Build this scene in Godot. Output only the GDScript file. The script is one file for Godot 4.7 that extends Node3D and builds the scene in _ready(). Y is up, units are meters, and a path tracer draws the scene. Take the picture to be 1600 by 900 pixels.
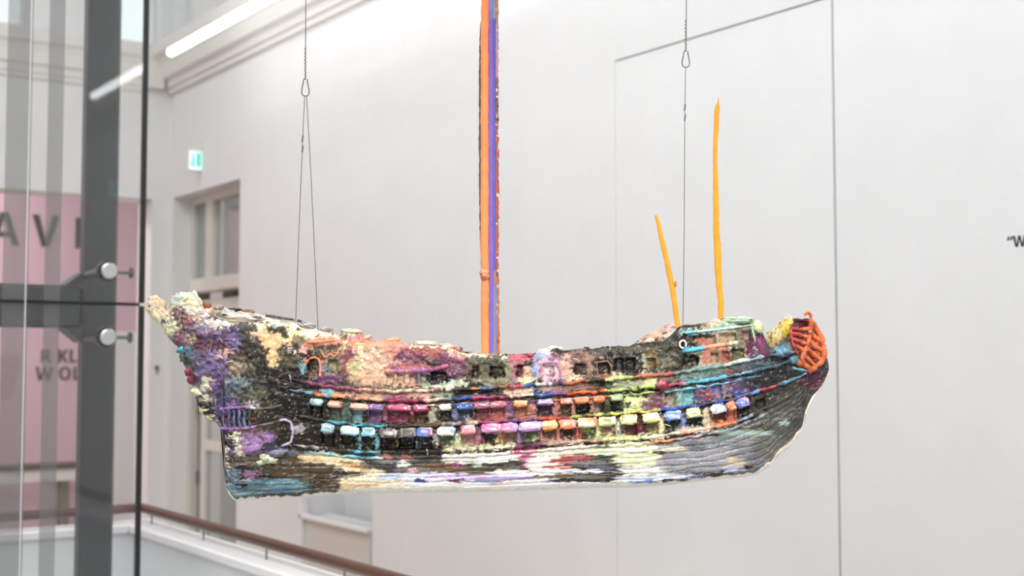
extends Node3D
# A wax ship sculpture hung on steel wires in the atrium of a white gallery.
# Axes: the long gallery wall is the plane x = 3.35, the end wall the plane z = -9.28, eye level is y = 0.

const WALL_X := 3.35
const END_Z := -9.28
const RAIL_X := 1.78
const RAIL_Z := -5.2
const FLOOR_Y := -1.65
const YAW := -0.60912   # -34.9 degrees
const SHIP_D := 2.25    # metres from the eye to the ship's middle plane
const U := 0.001125     # metres per unit of the ship's drawing plan
const PIT_S := 0.056908
const PIT_C := 0.998379

var taken := {}
var n1 := FastNoiseLite.new()
var n2 := FastNoiseLite.new()
var n3 := FastNoiseLite.new()
var rng := RandomNumberGenerator.new()
var M := {}


func _ready() -> void:
	# ---------------------------------------------------------------- camera, sky, light
	var cam := Camera3D.new()
	cam.name = "camera"
	cam.rotation = Vector3(atan(0.057), YAW, 0)
	cam.fov = 25.361
	cam.near = 0.05
	cam.far = 60.0
	var ca := CameraAttributesPhysical.new()
	ca.frustum_focal_length = 53.333
	ca.frustum_focus_distance = 2.17
	ca.frustum_near = 0.05
	ca.frustum_far = 60.0
	ca.exposure_aperture = 5.6
	cam.attributes = ca
	add_child(cam)
	cam.current = true

	var we := WorldEnvironment.new()
	we.name = "world_environment"
	var env := Environment.new()
	env.background_mode = Environment.BG_SKY
	var sky := Sky.new()
	var sm := ProceduralSkyMaterial.new()
	sm.sky_top_color = Color("c9d3d6")
	sm.sky_horizon_color = Color("dde8df")
	sm.ground_bottom_color = Color("b9bfb9")
	sm.ground_horizon_color = Color("d4dad4")
	sm.sky_energy_multiplier = 1.7
	sky.sky_material = sm
	env.sky = sky
	env.tonemap_mode = Environment.TONE_MAPPER_LINEAR
	env.tonemap_exposure = 0.655
	env.sdfgi_enabled = true
	env.ssao_enabled = true
	env.ssil_enabled = true
	we.environment = env
	add_child(we)

	# added luminous panels, unseen, standing in for daylight from above (their fittings are built in ceiling_lights())
	for p in panel_spots():
		area("added_panel_light", Vector3(p.x, 4.28, p.y), Vector2(2.0, 3.4), Vector3.DOWN, 11.0 if p.y < -1.0 else 15.0, Color(0.985, 0.99, 1.0))
	# the long tube along the gallery wall
	area("tube_light", Vector3(2.78, 1.91, -3.5), Vector2(8.5, 0.05), Vector3(-0.6, -0.8, 0), 0.5, Color(0.99, 0.995, 1.0))
	# added light without a fitting, brightens the room behind the end wall
	area("side_room_fill", Vector3(1.2, 1.9, -10.4), Vector2(2.4, 0.3), Vector3.DOWN, 8.0, Color(1.0, 0.97, 0.95))

	# two added spotlights, unseen behind the viewer, brighten the ship (built in spotlights())
	for p in spot_spots():
		var l := SpotLight3D.new()
		l.name = "ship_fill_spot"
		l.light_energy = 23.0
		l.light_color = Color(1.0, 0.985, 0.96)
		l.spot_angle = 8.5
		l.spot_angle_attenuation = 1.0
		l.spot_range = 30.0
		l.spot_attenuation = 2.0
		l.light_size = 0.06
		l.shadow_enabled = true
		add_child(l, true)
		var d: Vector3 = (Vector3(1.35, -0.12, -1.85) - p).normalized()
		l.position = p + d * 0.16
		l.basis = Basis.looking_at(d)

	for n in [n1, n2, n3]:
		n.noise_type = FastNoiseLite.TYPE_SIMPLEX_SMOOTH
		n.fractal_type = FastNoiseLite.FRACTAL_NONE
		n.frequency = 1.0
	n1.seed = 11
	n2.seed = 23
	n3.seed = 37
	n2.fractal_type = FastNoiseLite.FRACTAL_FBM
	n2.fractal_octaves = 3
	rng.seed = 5
	make_materials()

	build_shell()
	ceiling_lights()
	spotlights()
	build_openings()
	build_rooms_beyond()
	build_balustrade()
	build_glass_shaft()
	build_wall_things()
	build_ship()
	build_wires()


func spot_spots() -> Array:
	return [Vector3(-1.7, 3.1, 2.4), Vector3(0.9, 3.1, 2.7)]


func spotlights() -> void:  # fittings for the added lamps that brighten the ship
	var lens := mat("fff8ee", 0.3)
	lens.emission_enabled = true
	lens.emission = Color(1.0, 0.985, 0.96)
	lens.emission_energy_multiplier = 4.0
	var names := ["left", "right"]
	var k := 0
	for p in spot_spots():
		var t := thing("added_spotlight", "added white cylinder lamp on a drop rod, unseen behind the viewer, brightening the ship, on the %s" % names[k], "added_spotlight", Vector3(p.x, 4.6, p.z))
		rod("drop_rod", Vector3.ZERO, Vector3(0, p.y - 4.6, 0), 0.012, M.paint, t)
		var body := put("body", lathe([Vector2(0, 0.12), Vector2(0.05, 0.12), Vector2(0.06, 0.1), Vector2(0.065, -0.12), Vector2(0.06, -0.125), Vector2(0.058, -0.1)]), M.paint, t)
		var face := put("lens", lathe([Vector2(0, -0.1), Vector2(0.058, -0.1)]), lens, t)
		var d: Vector3 = (Vector3(1.35, -0.12, -1.85) - p).normalized()
		for o in [body, face]:
			o.position = Vector3(0, p.y - 4.6, 0)
			o.basis = Basis(Quaternion(Vector3.DOWN, d))
		k += 1


func panel_spots() -> Array:
	return [Vector2(0.1, -6.6), Vector2(0.1, -2.2), Vector2(0.1, 2.0), Vector2(-2.8, -4.4), Vector2(-2.8, 0.0)]


func area(called: String, at: Vector3, size: Vector2, towards: Vector3, energy: float, col: Color) -> void:
	var l := AreaLight3D.new()
	l.name = called
	l.area_size = size
	l.light_energy = energy
	l.light_color = col
	l.shadow_enabled = true
	l.area_range = 40.0
	l.area_attenuation = 2.0
	l.position = at
	add_child(l, true)
	var up := Vector3.FORWARD if absf(towards.normalized().y) > 0.9 else Vector3.UP
	if called == "tube_light":
		up = towards.normalized().cross(Vector3(0, 0, 1))
	l.basis = Basis.looking_at(towards.normalized(), up)


# -------------------------------------------------------------------------------------- helpers
func mat(hex: String, rough := 0.6, metal := 0.0) -> StandardMaterial3D:
	var m := StandardMaterial3D.new()
	m.albedo_color = Color(hex)
	m.roughness = rough
	m.metallic = metal
	return m


func noise_tex(freq: float, seed_: int, lo: Color, hi: Color, stretch := false) -> NoiseTexture2D:
	var t := NoiseTexture2D.new()
	var n := FastNoiseLite.new()
	n.seed = seed_
	n.frequency = freq
	n.fractal_octaves = 4
	t.noise = n
	t.width = 512
	t.height = 512
	t.seamless = true
	var g := Gradient.new()
	g.set_color(0, lo)
	g.set_color(1, hi)
	t.color_ramp = g
	return t


func make_materials() -> void:
	var pl := mat("ffffff", 0.85)
	pl.albedo_texture = noise_tex(0.01, 3, Color("e7e8e8"), Color("ebecec"))
	pl.uv1_triplanar = true
	pl.uv1_world_triplanar = true
	pl.uv1_scale = Vector3(0.4, 0.4, 0.4)
	M.plaster = pl
	M.paint = mat("e6e5e1", 0.45)
	M.door_paint = mat("d9d7d0", 0.4)
	M.parapet = mat("e8eaeb", 0.5)
	M.coping = mat("efefee", 0.4)
	var wood := mat("ffffff", 0.35)
	wood.albedo_texture = noise_tex(0.02, 9, Color("492a1c"), Color("613b28"))
	wood.uv1_triplanar = true
	wood.uv1_world_triplanar = true
	wood.uv1_scale = Vector3(8, 8, 0.7)
	M.rail_wood = wood
	var oak := mat("ffffff", 0.5)
	oak.albedo_texture = noise_tex(0.02, 19, Color("a88c70"), Color("ba9e82"))
	oak.uv1_triplanar = true
	oak.uv1_world_triplanar = true
	oak.uv1_scale = Vector3(4, 1, 0.6)
	M.oak = oak
	M.pale_floor = mat("dedbd6", 0.5)
	M.steel_dark = mat("232427", 0.4, 0.0)
	M.edge = mat("17191b", 0.35)
	M.steel = mat("c9cacb", 0.3, 0.9)
	M.steel_mid = mat("6f7072", 0.35, 0.8)
	M.wire = mat("6a6863", 0.4, 0.6)
	M.white_wire = mat("f0eff2", 0.5)
	var gl := mat("f4faf8", 0.02)
	gl.albedo_color.a = 0.012
	gl.metallic_specular = 0.42
	gl.transparency = BaseMaterial3D.TRANSPARENCY_ALPHA
	M.glass = gl
	var wg := mat("c8d4d0", 0.03)
	wg.albedo_color.a = 0.25
	wg.transparency = BaseMaterial3D.TRANSPARENCY_ALPHA
	M.window_glass = wg
	var stripe_grey := mat("6c6d6c", 0.6)
	stripe_grey.albedo_color.a = 0.36
	stripe_grey.transparency = BaseMaterial3D.TRANSPARENCY_ALPHA
	M.stripe_grey = stripe_grey
	M.pink = mat("dcbccb", 0.8)
	M.letter = mat("3c3a38", 0.8)
	M.black_letter = mat("101010", 0.7)
	M.slate = mat("77716a", 0.8)
	M.wax = mat("ffffff", 0.4)
	M.wax.vertex_color_use_as_albedo = true
	M.wax.metallic_specular = 0.3
	M.wax.clearcoat_enabled = true
	M.wax.clearcoat = 0.22
	M.wax.clearcoat_roughness = 0.1
	M.wax_inside = mat("e9dcc6", 0.5)


func numbered(called: String) -> String:
	if not taken.has(called):
		taken[called] = 0
		return called
	taken[called] += 1
	return "%s_%03d" % [called, taken[called]]


func tag(o: Node, label: String, category: String, group := "", kind := "") -> Node:
	o.set_meta("label", label)
	o.set_meta("category", category)
	if group:
		o.set_meta("group", group)
	if kind:
		o.set_meta("kind", kind)
	return o


func thing(called: String, label: String, category: String, at := Vector3.ZERO, turn := 0.0, group := "", kind := "") -> Node3D:
	var o := Node3D.new()
	o.name = numbered(called)
	add_child(o, true)
	o.position = at
	o.rotation.y = turn
	tag(o, label, category, group, kind)
	return o


func put(called: String, mesh: Mesh, m: Material, parent: Node = null) -> MeshInstance3D:
	var o := MeshInstance3D.new()
	o.name = numbered(called) if parent == null else called
	o.mesh = mesh
	o.material_override = m
	o.cast_shadow = GeometryInstance3D.SHADOW_CASTING_SETTING_ON
	(self if parent == null else parent).add_child(o, true)
	return o


# a box with chamfered long edges: lo and hi are opposite corners
func box_mesh(lo: Vector3, hi: Vector3, ch := 0.003) -> ArrayMesh:
	var st := SurfaceTool.new()
	st.begin(Mesh.PRIMITIVE_TRIANGLES)
	add_box(st, lo, hi, ch)
	st.generate_normals()
	return st.commit()


func add_box(st: SurfaceTool, lo: Vector3, hi: Vector3, ch := 0.003) -> void:
	var c := (lo + hi) / 2
	var h := (hi - lo).abs() / 2
	ch = minf(ch, minf(h.x, minf(h.y, h.z)) * 0.5)
	# corner points: three per corner, pulled in along two axes each
	for ax in 3:
		var b := (ax + 1) % 3
		var d := (ax + 2) % 3
		for s in [-1.0, 1.0]:
			var q: Array[Vector3] = []
			for k in [[-1, -1], [1, -1], [1, 1], [-1, 1]]:
				var p := Vector3.ZERO
				p[ax] = s * h[ax]
				p[b] = k[0] * (h[b] - ch)
				p[d] = k[1] * (h[d] - ch)
				q.append(c + p)
			var nn := Vector3.ZERO
			nn[ax] = s
			quad(st, q[0], q[1], q[2], q[3], nn)
			# chamfer strips between face ax,s and face b,t
			for t in [-1.0, 1.0]:
				var e: Array[Vector3] = []
				for k in [-1.0, 1.0]:
					var p1 := Vector3.ZERO
					p1[ax] = s * h[ax]
					p1[b] = t * (h[b] - ch)
					p1[d] = k * (h[d] - ch)
					var p2 := Vector3.ZERO
					p2[ax] = s * (h[ax] - ch)
					p2[b] = t * h[b]
					p2[d] = k * (h[d] - ch)
					e.append(c + p1)
					e.append(c + p2)
				var n4 := Vector3.ZERO
				n4[ax] = s
				n4[b] = t
				quad(st, e[0], e[1], e[3], e[2], n4)


func quad(st: SurfaceTool, a: Vector3, b: Vector3, c: Vector3, d: Vector3, n: Vector3) -> void:
	tri(st, a, b, c, n)
	tri(st, a, c, d, n)


func tri(st: SurfaceTool, a: Vector3, b: Vector3, c: Vector3, n: Vector3) -> void:
	if (c - a).cross(b - a).dot(n) < 0:
		var t := b
		b = c
		c = t
	st.set_smooth_group(-1)
	st.add_vertex(a)
	st.add_vertex(b)
	st.add_vertex(c)


# growing lists of vertices for smooth coloured meshes
func bag() -> Dictionary:
	return {"v": PackedVector3Array(), "n": PackedVector3Array(), "c": PackedColorArray(), "i": PackedInt32Array()}


func bagged(g: Dictionary) -> ArrayMesh:
	var a := []
	a.resize(Mesh.ARRAY_MAX)
	a[Mesh.ARRAY_VERTEX] = g.v
	a[Mesh.ARRAY_NORMAL] = g.n
	a[Mesh.ARRAY_COLOR] = g.c
	a[Mesh.ARRAY_INDEX] = g.i
	var m := ArrayMesh.new()
	m.add_surface_from_arrays(Mesh.PRIMITIVE_TRIANGLES, a)
	return m


# a grid of points (rows of equal length); normals from neighbours, turned outwards by 'out' (away from a centre line or a fixed direction)
func add_grid(g: Dictionary, P: Array, C: Array, flip := false) -> void:
	var base: int = g.v.size()
	var rows := P.size()
	var cols: int = P[0].size()
	for r in rows:
		var row: PackedVector3Array = P[r]
		var up: PackedVector3Array = P[maxi(r - 1, 0)]
		var dn: PackedVector3Array = P[mini(r + 1, rows - 1)]
		for k in cols:
			var dx: Vector3 = row[mini(k + 1, cols - 1)] - row[maxi(k - 1, 0)]
			var dy: Vector3 = dn[k] - up[k]
			var n := dy.cross(dx)
			n = n.normalized() if n.length_squared() > 1e-20 else Vector3.UP
			g.n.append(-n if flip else n)
		g.v.append_array(row)
		g.c.append_array(C[r])
	for r in rows - 1:
		for k in cols - 1:
			var a := base + r * cols + k
			var b := a + 1
			var c := a + cols
			var d := c + 1
			if flip:
				g.i.append_array(PackedInt32Array([a, c, b, b, c, d]))
			else:
				g.i.append_array(PackedInt32Array([a, b, c, b, d, c]))


# a round tube through points; radii and colours per point; ends closed
func add_tube(g: Dictionary, pts: Array, rad: Array, cols: Array, sides := 8, wob := 0.0) -> void:
	var base: int = g.v.size()
	var n := pts.size()
	var ref := Vector3(0, 0, 1)
	for k in n:
		var t: Vector3 = (pts[mini(k + 1, n - 1)] - pts[maxi(k - 1, 0)]).normalized()
		if absf(t.dot(ref)) > 0.95:
			ref = Vector3(0, 1, 0) if absf(t.y) < 0.9 else Vector3(1, 0, 0)
		var s := t.cross(ref).normalized()
		var w := s.cross(t).normalized()
		ref = w
		for j in sides:
			var a := TAU * j / sides
			var d := s * cos(a) + w * sin(a)
			var r: float = rad[k]
			if wob > 0.0:
				r *= 1.0 + wob * n1.get_noise_3d(pts[k].x * 90 + cos(a) * 0.9, pts[k].y * 90 + sin(a) * 0.9, k * 0.37)
			g.v.append(pts[k] + d * r)
			g.n.append(d)
			g.c.append(cols[k])
	for k in n - 1:
		for j in sides:
			var a := base + k * sides + j
			var b := base + k * sides + (j + 1) % sides
			g.i.append_array(PackedInt32Array([a, b, a + sides, b, b + sides, a + sides]))
	for e in [0, n - 1]:
		var t: Vector3 = (pts[1] - pts[0]).normalized() * -1.0 if e == 0 else (pts[n - 1] - pts[n - 2]).normalized()
		var c: int = g.v.size()
		g.v.append(pts[e] + t * rad[e] * 0.4)
		g.n.append(t)
		g.c.append(cols[e])
		for j in sides:
			var a: int = base + e * sides + j
			var b: int = base + e * sides + (j + 1) % sides
			g.i.append_array(PackedInt32Array([c, b, a]) if e == 0 else PackedInt32Array([c, a, b]))


# a lump: a sphere squashed to half sizes 'h' in the frame 'b', roughened
func add_lump(g: Dictionary, at: Vector3, b: Basis, h: Vector3, colf: Callable, sharp := 1.0, rough := 0.15, nu := 12, nv := 8) -> void:
	var base: int = g.v.size()
	var sd := at.x * 37.0 + at.y * 91.0
	var P := []
	for r in nv + 1:
		var ph := PI * r / nv
		for k in nu:
			var th := TAU * k / nu
			var d := Vector3(sin(ph) * cos(th), cos(ph), sin(ph) * sin(th))
			var q := Vector3(signf(d.x) * pow(absf(d.x), sharp), signf(d.y) * pow(absf(d.y), sharp), signf(d.z) * pow(absf(d.z), sharp))
			var rr := 1.0 + rough * n1.get_noise_3d(d.x * 1.7 + sd, d.y * 1.7, d.z * 1.7 + sd)
			P.append(at + b * (q * h * rr))
			var nn := Vector3(d.x / h.x, d.y / h.y, d.z / h.z)
			g.n.append((b * nn).normalized())
			g.c.append((colf as Callable).call(d))
	g.v.append_array(PackedVector3Array(P))
	for r in nv:
		for k in nu:
			var a := base + r * nu + k
			var bb := base + r * nu + (k + 1) % nu
			g.i.append_array(PackedInt32Array([a, a + nu, bb, bb, a + nu, bb + nu]))


# a lathed body about the local y axis: profile of (radius, height)
func lathe(profile: Array, sides := 24) -> ArrayMesh:
	var st := SurfaceTool.new()
	st.begin(Mesh.PRIMITIVE_TRIANGLES)
	for k in profile.size() - 1:
		var p: Vector2 = profile[k]
		var q: Vector2 = profile[k + 1]
		for j in sides:
			var a := TAU * j / sides
			var b := TAU * (j + 1) / sides
			var va := Vector3(cos(a), 0, sin(a))
			var vb := Vector3(cos(b), 0, sin(b))
			var n := (va + vb) * (q.y - p.y) + Vector3(0, (p.x - q.x) * 2, 0)
			var A := va * p.x + Vector3(0, p.y, 0)
			var B := vb * p.x + Vector3(0, p.y, 0)
			var Cc := vb * q.x + Vector3(0, q.y, 0)
			var D := va * q.x + Vector3(0, q.y, 0)
			if p.x > 1e-6:
				tri(st, A, B, Cc, n)
			if q.x > 1e-6:
				tri(st, A, Cc, D, n)
	st.generate_normals()
	return st.commit()


func rod(called: String, a: Vector3, b: Vector3, r: float, m: Material, parent: Node = null, sides := 10) -> MeshInstance3D:
	var g := bag()
	add_tube(g, [a, a.lerp(b, 0.5), b], [r, r, r], [Color.WHITE, Color.WHITE, Color.WHITE], sides)
	return put(called, bagged(g), m, parent)


# -------------------------------------------------------------------------------------- the room
func csg_wall(called: String, label: String, lo: Vector3, hi: Vector3, cuts: Array, m: Material) -> CSGBox3D:
	var w := CSGBox3D.new()
	w.name = called
	w.size = hi - lo
	w.position = (lo + hi) / 2
	w.material = m
	for c in cuts:
		var k := CSGBox3D.new()
		k.name = "cut"
		k.operation = CSGShape3D.OPERATION_SUBTRACTION
		k.size = c[1] - c[0]
		k.position = (c[0] + c[1]) / 2 - w.position
		k.material = c[2] if c.size() > 2 else m
		w.add_child(k, true)
	add_child(w, true)
	tag(w, label, "wall", "", "structure")
	return w


func build_shell() -> void:
	var cuts := [
		[Vector3(3.2, FLOOR_Y, -9.205), Vector3(4.0, 1.21, -7.955)],      # door recess
		[Vector3(3.2, -1.5, -7.0), Vector3(3.64, -0.25, -6.115)],         # niche
		[Vector3(3.3, FLOOR_Y, -2.903), Vector3(3.375, 1.24, -2.894)],    # joints round the flush panel
		[Vector3(3.3, 1.236, -4.056), Vector3(3.375, 1.244, -2.894)],
		[Vector3(3.3, FLOOR_Y, -4.057), Vector3(3.362, 1.24, -4.0545)],
	]
	for z in [-9.04, -8.23, -7.42]:
		cuts.append([Vector3(3.2, 2.4, z - 0.2), Vector3(4.0, 3.5, z + 0.17)])
	csg_wall("wall_right", "long white plaster gallery wall behind the hanging ship", Vector3(WALL_X, -5.0, -9.6), Vector3(WALL_X + 0.3, 4.6, 4.0), cuts, M.plaster)
	var end_cuts := [[Vector3(-1.5, FLOOR_Y, -9.8), Vector3(3.215, 1.2, -9.0)]]
	for x in [1.42, 2.12, 3.06]:
		end_cuts.append([Vector3(x - 0.2, 2.36, -9.8), Vector3(x + 0.2, 3.5, -9.0)])
	csg_wall("wall_back", "white end wall with a wide opening beyond the glass shaft", Vector3(-5.0, -5.0, END_Z - 0.3), Vector3(WALL_X, 4.6, END_Z), end_cuts, M.plaster)
	csg_wall("wall_left", "white wall on the far side of the atrium, out of view", Vector3(-5.3, -5.0, -9.6), Vector3(-5.0, 4.6, 4.0), [], M.plaster)
	csg_wall("wall_front", "white wall behind the viewer, out of view", Vector3(-5.3, -5.0, 4.0), Vector3(3.65, 4.6, 4.3), [], M.plaster)
	var c := put("ceiling", box_mesh(Vector3(-5.3, 4.6, -9.6), Vector3(3.65, 4.8, 4.3)), M.plaster)
	tag(c, "white ceiling high above the atrium", "ceiling", "", "structure")
	var f := put("floor", box_mesh(Vector3(-5.3, -3.8, -9.6), Vector3(3.65, -3.6, 4.3)), M.pale_floor)
	tag(f, "pale stone floor at the foot of the atrium, out of view", "floor", "", "structure")
	var gf := put("floor", box_mesh(Vector3(RAIL_X, FLOOR_Y - 0.25, -9.28), Vector3(WALL_X, FLOOR_Y, 4.0)), M.oak)
	tag(gf, "oak gallery floor between parapet and long white wall", "floor", "", "structure")
	var gf2 := put("floor", box_mesh(Vector3(-5.0, FLOOR_Y - 0.25, -9.28), Vector3(RAIL_X - 0.001, FLOOR_Y, RAIL_Z)), M.oak)
	tag(gf2, "oak gallery floor before the end wall", "floor", "", "structure")
	# cornice: one profile run along both walls
	var prof := PackedVector2Array([Vector2(0, 1.995), Vector2(0.03, 1.995), Vector2(0.035, 2.03), Vector2(0.055, 2.035), Vector2(0.06, 2.085), Vector2(0.1, 2.095), Vector2(0.108, 2.125), Vector2(0.115, 2.18), Vector2(0.14, 2.225), Vector2(0.18, 2.25), Vector2(0.185, 2.33), Vector2(0.17, 2.345), Vector2(0, 2.35)])
	cornice("trim_1", "stepped white cornice along the long wall under the lit tube", prof, Vector3(WALL_X, 0, -9.28), Vector3(-1, 0, 0), Vector3(0, 0, 1), 13.2)
	var prof2 := PackedVector2Array()
	for p in prof:
		prof2.append(Vector2(p.x * 0.5, p.y))
	cornice("trim_2", "stepped white cornice on the end wall behind the glass", prof2, Vector3(3.17, 0, END_Z), Vector3(0, 0, 1), Vector3(-1, 0, 0), 8.1)
	var pier := put("trim_3", box_mesh(Vector3(3.165, 2.02, -9.29), Vector3(3.275, 2.37, -9.2), 0.006), M.paint)
	tag(pier, "small square corner block where the two cornices meet", "trim", "", "structure")


func cornice(called: String, label: String, prof: PackedVector2Array, at: Vector3, out: Vector3, along: Vector3, length: float) -> void:
	var st := SurfaceTool.new()
	st.begin(Mesh.PRIMITIVE_TRIANGLES)
	for k in prof.size() - 1:
		var a := at + out * prof[k].x + Vector3.UP * prof[k].y
		var b := at + out * prof[k + 1].x + Vector3.UP * prof[k + 1].y
		var e := prof[k + 1] - prof[k]
		var n := out * e.y - Vector3.UP * e.x
		quad(st, a, b, b + along * length, a + along * length, n)
	st.generate_normals()
	tag(put(called, st.commit(), M.paint), label, "cornice", "", "structure")


func ceiling_lights() -> void:
	var glow := mat("ffffff", 0.6)
	glow.emission_enabled = true
	glow.emission = Color(0.985, 0.99, 1.0)
	glow.emission_energy_multiplier = 1.0
	var i := 0
	for p in panel_spots():
		var names := ["over the glass shaft", "over the ship", "behind the viewer", "over the far side of the shaft", "over the far left of the atrium"]
		var t := thing("added_ceiling_light", "added large white luminous ceiling panel, out of view, " + names[i], "ceiling light", Vector3(p.x, 4.6, p.y), 0, "added luminous panels of the unseen ceiling")
		put("diffuser", box_mesh(Vector3(-1.0, -0.3, -1.7), Vector3(1.0, -0.27, 1.7)), glow, t)
		for s in [-1.0, 1.0]:
			put("frame", box_mesh(Vector3(s * 1.03 - 0.03, -0.31, -1.76), Vector3(s * 1.03 + 0.03, 0, 1.76)), M.paint, t)
			put("frame", box_mesh(Vector3(-1.0, -0.31, s * 1.73 - 0.03), Vector3(1.0, 0, s * 1.73 + 0.03)), M.paint, t)
		i += 1


func window(n: int, label: String, lo: Vector3, hi: Vector3, across_z: bool) -> void:
	# lo, hi bound the pane; a frame of four members round it
	var t := thing("window_%d" % n, label, "window", lo, 0, "", "structure")
	var s := hi - lo
	put("pane", box_mesh(Vector3.ZERO, s, 0.001), M.window_glass, t)
	var w := 0.025
	if across_z:
		put("frame", box_mesh(Vector3(-0.015, 0, 0), Vector3(0.03, s.y, w)), M.paint, t)
		put("frame", box_mesh(Vector3(-0.015, 0, s.z - w), Vector3(0.03, s.y, s.z)), M.paint, t)
		put("frame", box_mesh(Vector3(-0.015, 0, w), Vector3(0.03, w, s.z - w)), M.paint, t)
		put("frame", box_mesh(Vector3(-0.015, s.y - w, w), Vector3(0.03, s.y, s.z - w)), M.paint, t)
	else:
		put("frame", box_mesh(Vector3(0, 0, -0.015), Vector3(w, s.y, 0.03)), M.paint, t)
		put("frame", box_mesh(Vector3(s.x - w, 0, -0.015), Vector3(s.x, s.y, 0.03)), M.paint, t)
		put("frame", box_mesh(Vector3(w, 0, -0.015), Vector3(s.x - w, w, 0.03)), M.paint, t)
		put("frame", box_mesh(Vector3(w, s.y - w, -0.015), Vector3(s.x - w, s.y, 0.03)), M.paint, t)


func build_openings() -> void:
	var k := 1
	for z in [-9.04, -8.23, -7.42]:
		var which: String = ["nearest the corner", "second from the corner", "third from the corner"][k - 1]
		window(k, "tall clerestory window above the lit tube, " + which, Vector3(3.475, 2.4, z - 0.2), Vector3(3.485, 3.5, z + 0.17), true)
		k += 1
	for x in [1.42, 2.12, 3.06]:
		var where: String = ["leftmost of the three", "middle of the three", "close to the corner"][k - 4]
		window(k, "greenish clerestory window above the end wall cornice, " + where, Vector3(x - 0.2, 2.36, -9.42), Vector3(x + 0.2, 3.5, -9.41), false)
		k += 1
	# the tall glazed doorway: frame, transom light, leaf
	var d := thing("door_1", "tall recessed doorway with grey glazed transom and leaf, left of the ship", "door", Vector3(3.485, FLOOR_Y, -8.58), 0, "", "structure")
	var top := 1.21 - FLOOR_Y
	var lo := -0.625
	var hi := 0.625
	put("frame", box_mesh(Vector3(0, 0, lo), Vector3(0.07, top, lo + 0.05)), M.door_paint, d)
	put("frame", box_mesh(Vector3(0, 0, hi - 0.05), Vector3(0.07, top, hi)), M.door_paint, d)
	put("frame", box_mesh(Vector3(0, top - 0.05, lo + 0.05), Vector3(0.07, top, hi - 0.05)), M.door_paint, d)
	put("transom_bar", box_mesh(Vector3(-0.03, 2.15, lo + 0.05), Vector3(0.09, 2.25, hi - 0.05), 0.008), M.door_paint, d)
	put("mullion", box_mesh(Vector3(0, 2.25, -0.33), Vector3(0.07, top - 0.05, -0.2)), M.door_paint, d)
	put("transom_pane", box_mesh(Vector3(0.03, 2.25, lo + 0.05), Vector3(0.04, top - 0.05, hi - 0.05), 0.001), M.window_glass, d)
	var leaf := put("door_leaf", box_mesh(Vector3(0.05, 0.02, -0.5), Vector3(0.1, 2.1, -0.4)), M.door_paint, d)
	put("stile", box_mesh(Vector3(0.05, 0.02, 0.47), Vector3(0.1, 2.1, 0.57)), M.door_paint, leaf)
	put("rail", box_mesh(Vector3(0.05, 2.0, -0.4), Vector3(0.1, 2.1, 0.47)), M.door_paint, leaf)
	put("rail", box_mesh(Vector3(0.05, 1.0, -0.4), Vector3(0.1, 1.075, 0.47)), M.door_paint, leaf)
	put("rail", box_mesh(Vector3(0.05, 0.02, -0.4), Vector3(0.1, 0.25, 0.47)), M.door_paint, leaf)
	put("pane", box_mesh(Vector3(0.07, 1.075, -0.4), Vector3(0.08, 2.0, 0.47), 0.001), M.window_glass, leaf)
	put("pane", box_mesh(Vector3(0.07, 0.25, -0.4), Vector3(0.08, 1.0, 0.47), 0.001), M.window_glass, leaf)
	for y in [0.75, 1.25]:
		put("hinge", box_mesh(Vector3(0.035, y, -0.53), Vector3(0.06, y + 0.09, -0.5)), M.steel_mid, leaf)


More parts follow.
